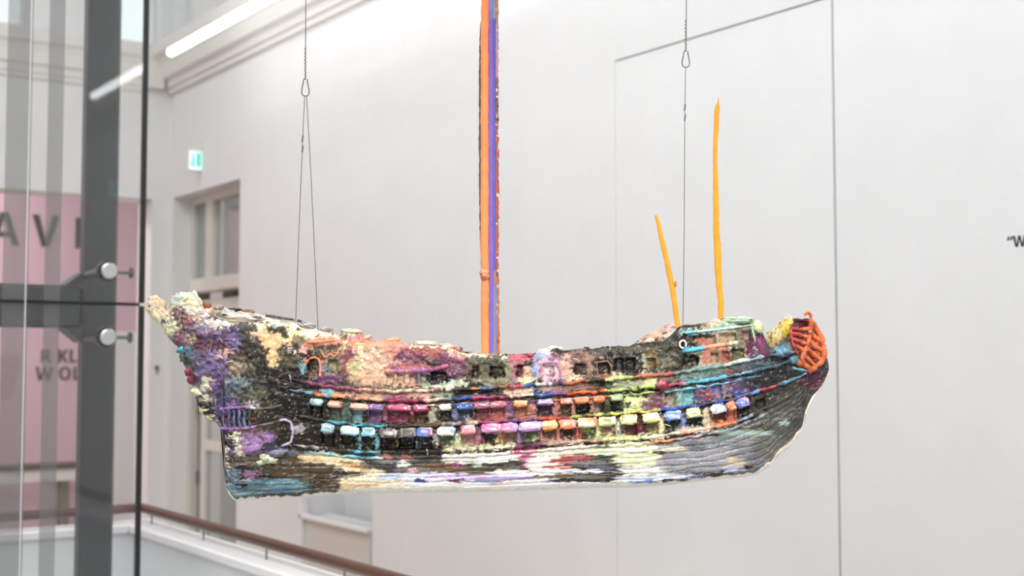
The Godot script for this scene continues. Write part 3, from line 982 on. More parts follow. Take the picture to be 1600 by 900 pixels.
func ship_dabs() -> void:
	# stern carving and quarter
	add_dabs([[350, 560, 70, 70, "7a5a78"], [420, 560, 60, 60, "453f31"], [460, 620, 70, 70, "2f2b25"], [250, 490, 22, 34, "f0d8b0"], [240, 478, 12, 18, "f6d2a2"], [290, 475, 24, 22, "efebc2"],
		[276, 468, 8, 12, "c3cbc4"], [279, 492, 12, 14, "93606c"], [300, 500, 20, 13, "a86470"], [310, 490, 16, 10, "e6d8c8"], [262, 507, 14, 12, "e8e6b8"], [274, 520, 14, 11, "ece6ba"], [256, 503, 6, 6, "5a6474"], [266, 528, 6, 6, "55a2b4"], [262, 524, 4, 7, "a84450"],
		[284, 528, 14, 12, "9c5a70"], [297, 532, 14, 9, "dcbc90"], [288, 533, 8, 4, "8a6a9c"], [290, 550, 14, 8, "52aac2"], [304, 548, 5, 5, "4aa4c4"], [284, 563, 9, 12, "4a5e50"], [302, 572, 12, 12, "66685c"], [298, 588, 12, 8, "aa3444"],
		[318, 560, 18, 20, "8470a0"], [332, 536, 30, 16, "8c4a66"], [350, 525, 36, 13, "76527c"], [328, 512, 30, 9, "a28cae"], [338, 506, 30, 6, "e6dccf"], [372, 520, 18, 14, "584a6c"], [366, 532, 10, 14, "8674ae"], [347, 558, 26, 12, "9c7cb0"], [352, 552, 14, 8, "e6b4a4"],
		[362, 560, 8, 8, "4c4270"], [330, 580, 24, 20, "9072ac"], [345, 598, 30, 18, "82609a"], [322, 600, 9, 14, "d6d6b4"], [308, 611, 10, 6, "f0eebc"], [318, 634, 18, 16, "2e2c24"], [316, 640, 5, 5, "dce09a"], [330, 654, 8, 6, "c8cc90"], [324, 624, 8, 6, "d0ceb0"],
		[380, 568, 22, 16, "7a6a4e"], [372, 576, 15, 11, "be9e6c"], [386, 600, 30, 20, "4c4a42"], [372, 596, 22, 7, "8d9498"], [374, 606, 14, 8, "6a8490"], [360, 614, 16, 10, "56687e"], [392, 615, 30, 8, "6e6c58"],
		[352, 632, 24, 12, "7a6aa0"], [370, 636, 32, 5, "a076bc"], [360, 650, 26, 14, "6c5a98"], [365, 652, 24, 10, "3a3548"], [402, 636, 36, 10, "655f54"], [393, 632, 12, 5, "c0c0c4"], [432, 640, 26, 12, "453d33"], [410, 652, 26, 9, "403829"],
		[370, 669, 26, 4, "aa78be"], [405, 672, 44, 8, "7c6464"], [430, 668, 22, 7, "4c453e"], [398, 688, 36, 12, "b07cc4"], [384, 704, 20, 12, "b886c0"], [432, 702, 26, 13, "504c60"], [442, 710, 26, 6, "9a98ac"], [420, 716, 14, 7, "e6ecc6"], [406, 722, 14, 4, "dce2bc"],
		[370, 690, 9, 14, "dedeb6"], [377, 714, 6, 12, "d8dcac"], [360, 712, 9, 28, "523f58"], [356, 742, 9, 18, "5a6c80"], [352, 735, 3, 40, "e8dccc"]])
	# yellow and olive quarter below the wires
	add_dabs([[425, 520, 50, 20, "58503a"], [420, 510, 36, 7, "fbc878"], [422, 529, 34, 14, "fbcf86"], [403, 538, 10, 14, "f8bc68", 0.5], [431, 552, 13, 24, "f4c87c"], [452, 524, 15, 14, "fbd48c", -0.5], [456, 512, 9, 12, "fde2a6"], [428, 513, 14, 7, "4e4734"], [444, 516, 7, 13, "4a4431"],
		[425, 506, 40, 3, "efe0c0"], [392, 512, 9, 7, "5a5138"], [395, 548, 16, 24, "4c4533"], [472, 522, 22, 5, "ecd4a0"], [490, 518, 24, 4, "f6e6c4"], [478, 532, 24, 8, "8c7c50"], [452, 556, 20, 20, "5a5038"], [430, 584, 18, 12, "3c3627"],
		[487, 540, 18, 4, "d88058"], [500, 533, 24, 4, "e8885c"], [452, 549, 5, 5, "e8d8d4"], [475, 547, 8, 5, "e8a8a0"], [480, 562, 9, 4, "e08060"], [473, 572, 4, 10, "7ca8b8"], [489, 568, 8, 11, "2b241a"], [490, 584, 10, 5, "b8895a"], [480, 598, 22, 5, "5f4a58"], [500, 590, 12, 4, "6f9cb0"]])
	# poop and waist, above the upper rail
	add_dabs([[520, 560, 34, 40, "5e5140"], [590, 560, 56, 46, "d3a684"], [505, 525, 30, 5, "ecdcb8"], [512, 533, 28, 6, "ea8a5c"], [548, 519, 14, 5, "f2e4bc"], [556, 530, 18, 7, "dc7880"], [570, 538, 30, 8, "ea9a70"], [540, 545, 8, 12, "e8d494"], [520, 547, 14, 9, "6d5a40"], [528, 552, 14, 3, "d88c64"], [545, 562, 10, 22, "9c4a5c"], [519, 570, 14, 12, "9c9070"],
		[500, 575, 4, 22, "c07a60"], [508, 580, 4, 12, "7c98b0"], [515, 592, 26, 7, "7d4470"], [563, 548, 6, 12, "d8c89c"], [552, 575, 10, 14, "c8b878"], [565, 578, 4, 10, "ece890"], [585, 550, 12, 4, "f6eecc"], [570, 561, 5, 3, "fbeee0"], [595, 574, 7, 3, "f6eab0"], [580, 583, 20, 14, "ddb08c"], [592, 543, 20, 9, "c8a074"], [605, 536, 18, 7, "f09a50"], [615, 545, 14, 11, "e89078"],
		[640, 541, 20, 7, "dc8874"], [662, 538, 22, 5, "f6e2c2"], [660, 552, 40, 11, "a8504c"], [640, 558, 28, 7, "843c64"], [675, 550, 16, 8, "b85c48"], [690, 540, 16, 4, "f8e4cc"], [650, 574, 50, 7, "c0686c"], [615, 579, 16, 4, "8c508c"], [655, 581, 14, 3, "e8d4dc"], [640, 592, 44, 12, "d6ac90"], [612, 590, 10, 12, "dcbc98"], [655, 590, 8, 10, "8c7c88"], [665, 596, 7, 10, "b4b89c"],
		[685, 590, 22, 13, "2a2622"], [682, 567, 14, 7, "4a3834"], [700, 560, 18, 10, "8c4464"], [712, 570, 20, 20, "803a62"], [708, 548, 10, 7, "ecb898"], [722, 556, 16, 5, "c87868"], [735, 577, 7, 14, "7c3048"], [712, 599, 20, 5, "c6cab8"], [690, 604, 24, 4, "ccd0bc"]])
	add_dabs([[768, 576, 42, 26, "665e42"], [765, 560, 36, 9, "6e6648"], [800, 558, 20, 3, "ece4d0"], [745, 553, 30, 3, "d8ccb0"], [770, 566, 26, 3, "4c442f"], [740, 583, 6, 9, "3a2a24"], [795, 575, 7, 20, "8d8462"], [778, 596, 40, 5, "948e6e"], [776, 581, 12, 9, "1e1b15"], [778, 577, 6, 5, "535942"],
		[808, 576, 9, 22, "b86c88"], [812, 559, 20, 6, "cc5c70"], [828, 557, 6, 5, "8c2c44"], [812, 580, 6, 11, "6c2038"], [824, 582, 8, 12, "dca884"], [825, 594, 14, 5, "f0dc9c"], [836, 572, 4, 22, "8c9cc4"], [850, 555, 14, 8, "a4aed0"], [852, 548, 12, 5, "e8e4c8"], [858, 578, 20, 20, "d4b4c0"], [857, 579, 9, 9, "e2cfcf"], [862, 584, 5, 4, "b85870"],
		[880, 558, 24, 6, "a46880"], [884, 575, 9, 22, "d8a48c"], [905, 560, 16, 14, "8c6858"], [907, 580, 10, 12, "4e4036"], [898, 590, 14, 4, "f0c4a4"], [900, 550, 14, 4, "8c7468"], [920, 570, 6, 20, "a07c60"], [942, 570, 16, 18, "4c3e32"], [940, 555, 18, 5, "6c5440"], [945, 588, 14, 4, "b06a48"], [965, 560, 24, 16, "33302b"], [962, 545, 30, 3, "6c6c60"],
		[975, 580, 14, 14, "38352f"], [966, 586, 14, 3, "bcc490"], [1000, 570, 30, 26, "3c392e"], [995, 545, 40, 5, "5c5a48"], [1020, 560, 14, 16, "7c6424"], [1030, 555, 10, 8, "8c7028"], [1009, 568, 4, 14, "b8b48c"], [1042, 556, 16, 24, "4f4c38"], [1040, 566, 14, 10, "706a50"], [1025, 586, 30, 5, "b08468"], [1050, 540, 14, 16, "403c2d"],
		[970, 596, 24, 5, "c2d094"], [1000, 598, 30, 5, "8c9468"]])
	# forecastle
	add_dabs([[1120, 540, 56, 40, "8a8468"], [1075, 530, 16, 22, "33302a"], [1080, 511, 24, 6, "45402c"], [1106, 508, 10, 5, "b0904c"], [1120, 506, 14, 4, "e8c8a8"], [1150, 502, 26, 8, "b6ceb0"], [1140, 511, 34, 5, "9fb098"], [1182, 512, 9, 12, "d4e8a8"], [1175, 522, 4, 16, "4c5444"], [1100, 517, 40, 3, "b0d0c8"],
		[1075, 519, 10, 2, "7cb8cc"], [1098, 527, 18, 8, "56605c"], [1100, 533, 18, 6, "d47448"], [1120, 530, 12, 9, "b89c80"], [1136, 526, 16, 9, "c4aa88"], [1153, 520, 4, 10, "6a7464"], [1164, 524, 8, 11, "a48c84"], [1085, 545, 18, 4, "5cb4d0"], [1120, 541, 20, 4, "f0a078"], [1145, 539, 8, 3, "d8d8c4"],
		[1078, 562, 14, 10, "2c2721"], [1098, 565, 6, 12, "b0b89c"], [1105, 558, 9, 12, "d86c3c"], [1114, 562, 9, 10, "c49c78"], [1134, 556, 9, 12, "cc7c58"], [1134, 556, 5, 6, "a85440"], [1152, 554, 10, 11, "7a7c50"], [1148, 548, 6, 5, "4c4c4c"], [1168, 552, 7, 14, "c4ac9c"], [1180, 545, 16, 16, "7c3458"], [1186, 530, 8, 14, "8c3c64"],
		[1150, 574, 26, 8, "6c2c48"], [1175, 566, 14, 8, "7a3450"], [1164, 572, 4, 6, "d0b4bc"], [1110, 576, 30, 6, "8ca090"], [1200, 556, 26, 16, "54646a"], [1222, 548, 16, 16, "48585e"], [1216, 545, 5, 8, "78aab8"], [1228, 542, 12, 5, "5c94a8"], [1232, 556, 6, 8, "6c9cac"], [1195, 568, 10, 8, "607880"]])
	# beakhead and stem
	add_dabs([[1262, 535, 28, 40, "9c3c34"], [1252, 503, 12, 5, "5c1c2c"], [1250, 512, 14, 7, "6a1f34"], [1248, 522, 9, 6, "8c3040"], [1280, 545, 9, 30, "ea7038"], [1284, 570, 12, 10, "55585c"], [1276, 590, 18, 18, "6e2148"], [1262, 590, 12, 12, "5c2844"], [1286, 575, 6, 10, "4a5054"], [1280, 604, 10, 8, "7a2850"]])
	# band between the two upper rails
	add_dabs([[520, 612, 40, 6, "7c5c50"], [512, 611, 14, 4, "70b0bc"], [540, 617, 26, 4, "e0986c"], [590, 616, 50, 7, "c09480"], [625, 616, 30, 6, "b07c84"], [655, 617, 20, 6, "d4a090"], [620, 624, 16, 5, "a04468"], [690, 615, 20, 6, "a4a890"], [745, 613, 40, 7, "2c2a20"], [750, 620, 30, 3, "50406c"], [810, 611, 24, 7, "d8b498"], [840, 607, 8, 5, "5474a4"], [865, 606, 24, 7, "b49890"],
		[870, 612, 20, 4, "8c5c80"], [905, 604, 34, 7, "8c6248"], [945, 602, 16, 7, "3a2e28"], [965, 605, 14, 6, "86906c"], [1000, 602, 28, 6, "9ca474"], [1020, 596, 14, 5, "d4cc90"], [1050, 592, 24, 6, "6c6a5c"], [1090, 588, 30, 7, "7c948c"], [1120, 584, 24, 6, "607c7c"], [1140, 580, 14, 4, "8c5448"], [1170, 572, 26, 6, "4c646c"], [1220, 560, 30, 8, "2e383e"], [1205, 582, 30, 10, "31353a"]])
	# upper gun deck, between second rail and middle rail
	add_dabs([[470, 635, 40, 16, "2a2620"], [540, 644, 30, 16, "5c6a60"], [560, 648, 9, 14, "7cacb0"], [584, 650, 12, 14, "7c5c84"], [600, 646, 8, 14, "8c6c8c"], [622, 645, 22, 17, "9c3c54"], [655, 650, 14, 12, "6c4a34"], [648, 640, 18, 6, "c03c68"], [676, 650, 8, 14, "aaa890"], [694, 648, 12, 12, "4c4438"], [722, 648, 20, 15, "4c5478"], [712, 646, 6, 10, "7c80a0"], [738, 655, 12, 4, "d4a484"],
		[745, 645, 8, 13, "58524c"], [770, 644, 28, 17, "a8505c"], [780, 648, 14, 10, "c06860"], [760, 630, 34, 5, "b0546c"], [798, 640, 8, 14, "8c5c8c"], [822, 645, 20, 14, "bc7454"], [834, 642, 6, 14, "cc7458"], [850, 645, 14, 12, "5a4450"], [869, 640, 6, 14, "c87874"], [885, 640, 10, 12, "6c4a38"], [897, 638, 4, 14, "d08c6c"], [910, 638, 12, 12, "241d18"], [925, 636, 3, 14, "e07c4c"], [931, 636, 6, 14, "b08c78"],
		[945, 634, 10, 12, "4a503c"], [962, 634, 9, 13, "1d1f1d"], [985, 632, 14, 14, "dae48c"], [981, 634, 5, 6, "586048"], [1003, 630, 10, 12, "dce088"], [1015, 634, 14, 10, "94706c"], [1028, 628, 14, 14, "8c5c6c"], [1046, 628, 9, 12, "b09c8c"], [1060, 622, 10, 14, "98aca0"], [1076, 620, 14, 14, "74bcc4"], [1096, 618, 12, 13, "7c5878"], [1106, 614, 6, 12, "9c4464"], [1120, 612, 10, 14, "7c84bc"], [1117, 618, 6, 4, "d87058"], [1134, 608, 5, 14, "b49c94"],
		[1152, 604, 18, 14, "74567c"], [1165, 598, 12, 10, "5c4c6c"], [1150, 612, 14, 5, "5864ac"], [1190, 594, 24, 12, "37383e"], [1225, 580, 24, 8, "2d3035"]])
	# lower gun deck, between middle rail and lower rail
	add_dabs([[470, 678, 40, 22, "3a301f"], [520, 684, 40, 18, "332a1c"], [466, 670, 10, 8, "b4a8b4"], [562, 688, 4, 12, "78b8c0"], [590, 690, 5, 13, "78b8b8"], [607, 690, 16, 14, "17130f"], [622, 690, 4, 12, "8c6c34"], [635, 690, 14, 14, "191512"], [652, 690, 5, 10, "5c7088"], [668, 690, 14, 12, "3a352c"], [684, 684, 7, 12, "c0beb4"], [697, 688, 11, 10, "6c7058"], [712, 688, 6, 12, "d4dcb0"], [722, 686, 5, 12, "c0b494"],
		[735, 686, 10, 10, "c89484"], [748, 684, 6, 14, "c06c94"], [766, 682, 12, 11, "3a342c"], [780, 682, 5, 12, "f2e2a0"], [785, 682, 4, 12, "e89060"], [797, 682, 11, 10, "a4785c"], [812, 680, 6, 13, "a888ac"], [830, 681, 14, 11, "7a7458"], [838, 684, 8, 5, "c8d090"], [846, 676, 6, 12, "d8a0a0"], [859, 677, 10, 10, "7c5838"], [872, 676, 6, 13, "d47850"], [888, 676, 11, 11, "4a3830"], [903, 674, 6, 13, "ea6c34"], [918, 676, 10, 11, "5c6034"], [918, 672, 9, 4, "a4c060"],
		[935, 672, 6, 14, "e4ec94"], [950, 670, 11, 12, "a87c70"], [966, 668, 8, 13, "d8dcc4"], [967, 673, 4, 5, "b02c50"], [982, 670, 9, 11, "7a4440"], [1000, 670, 8, 12, "8c1c44"], [1020, 669, 12, 11, "8c8c48"], [1033, 664, 7, 15, "f2dcac"], [1052, 664, 12, 11, "3c4440"], [1068, 660, 6, 13, "7c98cc"], [1086, 658, 11, 12, "22352f"], [1105, 653, 9, 15, "dcc4a8"], [1123, 650, 12, 11, "8c3c20"], [1143, 645, 9, 14, "dc6c34"], [1158, 646, 7, 12, "231d18"],
		[1180, 638, 14, 14, "3f3d39"], [1200, 630, 20, 14, "49463f"], [1225, 612, 18, 12, "3c3a36"],
		[640, 702, 60, 5, "221e17"], [735, 699, 40, 4, "d8d4a8"], [790, 697, 18, 4, "f0e8bc"], [880, 690, 34, 5, "c8a088"], [960, 685, 40, 5, "dadd9c"], [1020, 682, 24, 4, "ece8c0"], [1085, 671, 30, 5, "ecdccc"], [1130, 663, 24, 5, "f09060"]])
	# bottom planking
	add_dabs([[430, 740, 80, 34, "584a33"], [425, 722, 50, 8, "74613e"], [410, 746, 34, 5, "463221"], [470, 730, 50, 20, "63523a"], [495, 752, 40, 18, "5c4c28"], [425, 760, 60, 12, "5a8290"], [445, 756, 26, 8, "6c98a4"], [385, 766, 24, 12, "4c8894"], [360, 768, 12, 12, "5c9aa8"], [378, 744, 7, 24, "332838"], [390, 741, 12, 6, "9c6c9c"], [366, 745, 7, 16, "5f8698"],
		[500, 715, 34, 9, "dcc090"], [530, 722, 34, 9, "f0d4a0", 0.35], [570, 730, 36, 10, "fae0b0", 0.3], [555, 728, 24, 4, "d09430", 0.3], [600, 755, 70, 14, "fdeacc"], [550, 762, 22, 8, "f6c878"], [575, 760, 20, 4, "f0a848"], [620, 762, 16, 4, "f8c880"], [640, 724, 80, 13, "55504c"], [620, 718, 30, 6, "78787c"], [600, 716, 14, 9, "90908c"], [690, 733, 40, 9, "84603a"], [645, 735, 30, 6, "7c7468"],
		[630, 725, 7, 5, "d8dcd4"], [605, 714, 6, 4, "f0a080"], [635, 715, 8, 4, "f09478"], [645, 735, 5, 4, "e8b0b0"], [660, 744, 70, 6, "dcd8e8"], [740, 752, 120, 9, "f2eef4"], [720, 745, 60, 5, "d8c4e4"], [656, 751, 9, 3, "3c5cac"], [715, 751, 12, 3, "884c7c"], [610, 745, 20, 5, "b8c4dc"], [760, 716, 70, 9, "f0ece2"], [720, 717, 30, 7, "dcd8d0"], [716, 728, 7, 5, "a43c80"], [765, 730, 26, 7, "d4dcd0"],
		[785, 731, 36, 9, "585442"], [805, 722, 14, 4, "4a4836"], [740, 735, 20, 7, "6c6850"], [820, 742, 60, 9, "f4f0f2"], [790, 747, 50, 3, "b8a0d0"], [785, 755, 24, 2.5, "f0a080"], [760, 752, 20, 3, "b0b8e0"], [822, 703, 20, 6, "b03c74"], [824, 713, 15, 9, "c05488"], [822, 728, 9, 8, "8c3058"], [830, 730, 9, 6, "7c2848"], [865, 712, 34, 10, "e8e6d4"], [850, 725, 30, 10, "eeeade"], [900, 703, 40, 6, "e6dcc8"], [870, 722, 16, 3, "d86c50"], [905, 716, 34, 5, "b04444"], [880, 720, 20, 4, "c85c54"],
		[950, 716, 30, 4, "4c5c4c"], [935, 705, 40, 6, "dce0c4"], [920, 725, 36, 3.5, "8c8c92"], [870, 730, 24, 3, "dc7460"], [890, 743, 20, 4, "8c7c5a"], [920, 745, 30, 5, "7c7a76"], [940, 733, 24, 3, "70748a"], [900, 736, 50, 3, "eceaf4"], [860, 745, 30, 3, "8c7040"], [900, 757, 120, 4, "fbf8f8"], [990, 700, 44, 8, "eef0cc"], [1000, 718, 44, 10, "e0e6bc"], [1010, 735, 44, 8, "e4e8dc"], [1000, 748, 44, 5, "e8ecf8"], [1005, 753, 20, 3, "7c94d0"], [965, 755, 10, 2.5, "e0e890"],
		[1110, 705, 70, 22, "9a9aa0"], [1060, 700, 30, 5, "d4c8b4"], [1085, 697, 20, 8, "75767c"], [1050, 715, 20, 7, "8f9094"], [1080, 725, 60, 14, "9c9ca2"], [1140, 690, 34, 9, "83888a"], [1060, 747, 34, 7, "e4e4f2"], [1060, 752, 26, 4, "25253c"], [1090, 745, 16, 5, "7c80ac"], [1165, 715, 26, 12, "94896e"], [1150, 722, 16, 8, "c4b498"], [1145, 733, 14, 6, "bcbccc"], [1185, 700, 40, 26, "86888d"], [1200, 715, 30, 22, "787a84"], [1215, 680, 40, 40, "70706a"], [1235, 650, 34, 40, "5e5e5a"], [1160, 675, 50, 6, "98aca4"], [1175, 668, 40, 5, "5c564a"], [1250, 640, 20, 40, "504f4c"], [1226, 660, 5, 5, "9cc4b8"], [1170, 740, 30, 5, "7a7884"], [820, 765, 290, 7, "fdfbf8"], [690, 762, 100, 5, "fdf6ea"], [960, 760, 120, 6, "faf8fa"]])


func colour_run(run: Array, x: float) -> Color:
	x += 5.0 * n1.get_noise_1d(x * 0.15)
	for k in run.size():
		if x < run[k][0]:
			return srgb(run[k][1])
	return srgb(run[-1][1])


func wale(parent: Node, t: PackedFloat32Array, off: float, xa: float, xb: float, r: float, run: Array, seed_: float) -> void:
	var g := bag()
	var pts := []
	var rad := []
	var cols := []
	var x := xa
	while x <= xb:
		var y := at(t, x) + off + 1.6 * n1.get_noise_2d(x * 0.05, seed_)
		var e := minf(1.0, minf(x - xa + 3.0, xb - x + 3.0) / 24.0)
		var rr := r * e * (0.85 + 0.6 * n2.get_noise_2d(x * 0.06, seed_ * 3.0))
		pts.append(plan(x, y, side(x, y) + r * 0.05))
		rad.append(rr * U * 0.74)
		var c := colour_run(run, x)
		var f := 1.0 + 0.5 * n2.get_noise_2d(x * 0.12, seed_)
		c = Color(c.r * f, c.g * f, c.b * f).lerp(wax_at(x, y), clampf(0.42 + 0.9 * n2.get_noise_2d(x * 0.045, seed_ * 7.0), 0.05, 0.95))
		cols.append(c)
		x += 2.0
	add_tube(g, pts, rad, cols, 10, 0.5)
	put("wale", bagged(g), M.wax, parent)


func gun_lid(parent: Node, xa: float, xb: float, t: PackedFloat32Array, off: float, high: float, a: String, b: String) -> void:
	var x := (xa + xb) / 2
	var y := at(t, x) + off + high / 2
	var w := side(x, y)
	var tilt := atan2(at(t, x + 10) - at(t, x - 10), 20.0)
	var turn := atan2(breadth(x + 12, y) - breadth(x - 12, y), 24.0)
	var bs := Basis.from_euler(Vector3(-0.35, -turn, -tilt))
	var ca := srgb(a)
	var cb := srgb(b)
	var g := bag()
	var split := rng.randf_range(-0.3, 0.4)
	add_lump(g, plan(x, y, w + 1.5), bs, Vector3((xb - xa) / 2 * U, high / 2 * U * 0.95, 4.0 * U), func(d: Vector3) -> Color:
		var q := d.x * 0.7 + d.y * 0.5 + 0.6 * n1.get_noise_3d(d.x * 2.2 + x, d.y * 2.2, d.z * 2.2)
		var c := ca.lerp(cb, smoothstep(split - 0.2, split + 0.25, q))
		var f := 1.0 + 0.5 * n2.get_noise_3d(d.x * 2.0, d.y * 2.0 + x, d.z * 2.0)
		c = Color(c.r * f, c.g * f, c.b * f)
		c = c.lerp(srgb("f4eee6"), 0.6 * smoothstep(0.25, 0.5, n1.get_noise_3d(d.x * 3.0 + y, d.y * 3.0 + x, d.z * 3.0)))
		return c.lerp(wax_at(x + d.x * 10.0, y - d.y * 6.0), 0.7 * smoothstep(0.1, 0.45, n2.get_noise_3d(d.x * 1.4 + x, d.y * 1.4, d.z * 1.4))), 0.42, 0.3, 26, 16)
	put("gunport_lid", bagged(g), M.wax, parent)


const PORTS := [
	# x from, x to, deck (1 lower, 2 upper), lid colours (two; none: an open or closed port without a lid)
	[503, 522, 1, "9cbcc8", "6c8c98"], [534, 559, 1, "a8d4e4", "d8e4e0"], [566, 585, 1, "7cc4d8", "b8dce4"], [594, 619, 1, "55524f", "8a8684"], [623, 649, 1, "4c4844", "8c8680"], [653, 675, 1, "4870b8", "eca4b0"], [685, 710, 1, "e8ecd8", "5c88d0"], [721, 742, 1, "d06484", "f0a0a4"], [753, 783, 1, "b85c98", "d898b0"], [784, 807, 1, "d878a0", "a494dc"], [813, 845, 1, "c8a0d0", "8c94dc"], [847, 869, 1, "f89440", "f8b878"], [875, 900, 1, "f87840", "f4a898"], [904, 931, 1, "fce0b8", "f4986c"],
	[937, 961, 1, "e4f0a8", "f4c8a8"], [970, 995, 1, "f0f0a0", "f4d4a0"], [1005, 1029, 1, "f0f090", "f4f4b8"], [1038, 1063, 1, "5c84d4", "ccd8e0"], [1073, 1094, 1, "e4f098", "c8d8b8"], [1110, 1133, 1, "d8e0ec", "4c74c8"], [1135, 1149, 1, "dc6c3c", "e89468"], [1150, 1170, 1, "5468bc", "d8a0c0"], [1180, 1196, 1, "", ""],
	[486, 504, 2, "a8d8e0", "74b8c8"], [514, 533, 2, "f0a088", "d88868"], [549, 575, 2, "f0a080", "d8a894"], [577, 598, 2, "84609c", "6c5484"], [606, 640, 2, "8c3450", "b05070"], [648, 668, 2, "c84074", "9c2c50"], [688, 705, 2, "f4f0dc", "dccdb0"], [716, 738, 2, "4468b0", "34508c"], [742, 764, 2, "a8506c", "80406c"], [766, 788, 2, "a04c68", "b86478"], [803, 823, 2, "fc9440", "f0b890"], [840, 862, 2, "74548c", "a890b8"], [876, 892, 2, "f87c44", "e0a0b0"], [899, 920, 2, "f07848", "dc8c68"], [928, 944, 2, "f47840", "d86838"], [955, 974, 2, "b8d08c", "8c9c6c"],
	[1040, 1056, 2, "", ""], [1066, 1086, 2, "", ""], [1112, 1128, 2, "", ""]]
# windows of the upper works: x from, x to, y from, y to
const WINDOWS := [[480, 498, 560, 586], [512, 528, 562, 582], [604, 616, 584, 600], [620, 632, 584, 600], [640, 652, 584, 601], [657, 668, 584, 602], [674, 698, 582, 602], [738, 748, 572, 590], [766, 788, 573, 590], [807, 818, 571, 591], [848, 866, 570, 588], [898, 916, 568, 586], [934, 952, 564, 584], [960, 974, 560, 582], [978, 992, 560, 578], [1010, 1024, 560, 576], [1068, 1090, 555, 572], [1110, 1122, 552, 567], [1128, 1140, 549, 566], [1144, 1162, 545, 563], [1082, 1118, 524, 539], [1124, 1150, 521, 534], [1158, 1172, 517, 532]]


func recess(x: float, y: float) -> float:
	var r := 0.0
	for p in port_at.get(int(x / 16), []):
		var ya: float
		var yb: float
		if p.size() == 5:
			ya = at(tc, x) + 14.0 if p[2] == 1 else at(tb, x) + 11.0
			yb = at(td, x) - 8.0 if p[2] == 1 else at(tc, x) - 5.0
		else:
			ya = p[2]
			yb = p[3]
		var dx := minf(x - p[0], p[1] - x)
		var dy := minf(y - ya, yb - y)
		var d := minf(dx, dy) + 0.9 * n1.get_noise_2d(x * 0.25, y * 0.25)
		if d > -1.5:
			r = maxf(r, smoothstep(-1.0, 2.2, d))
	return r


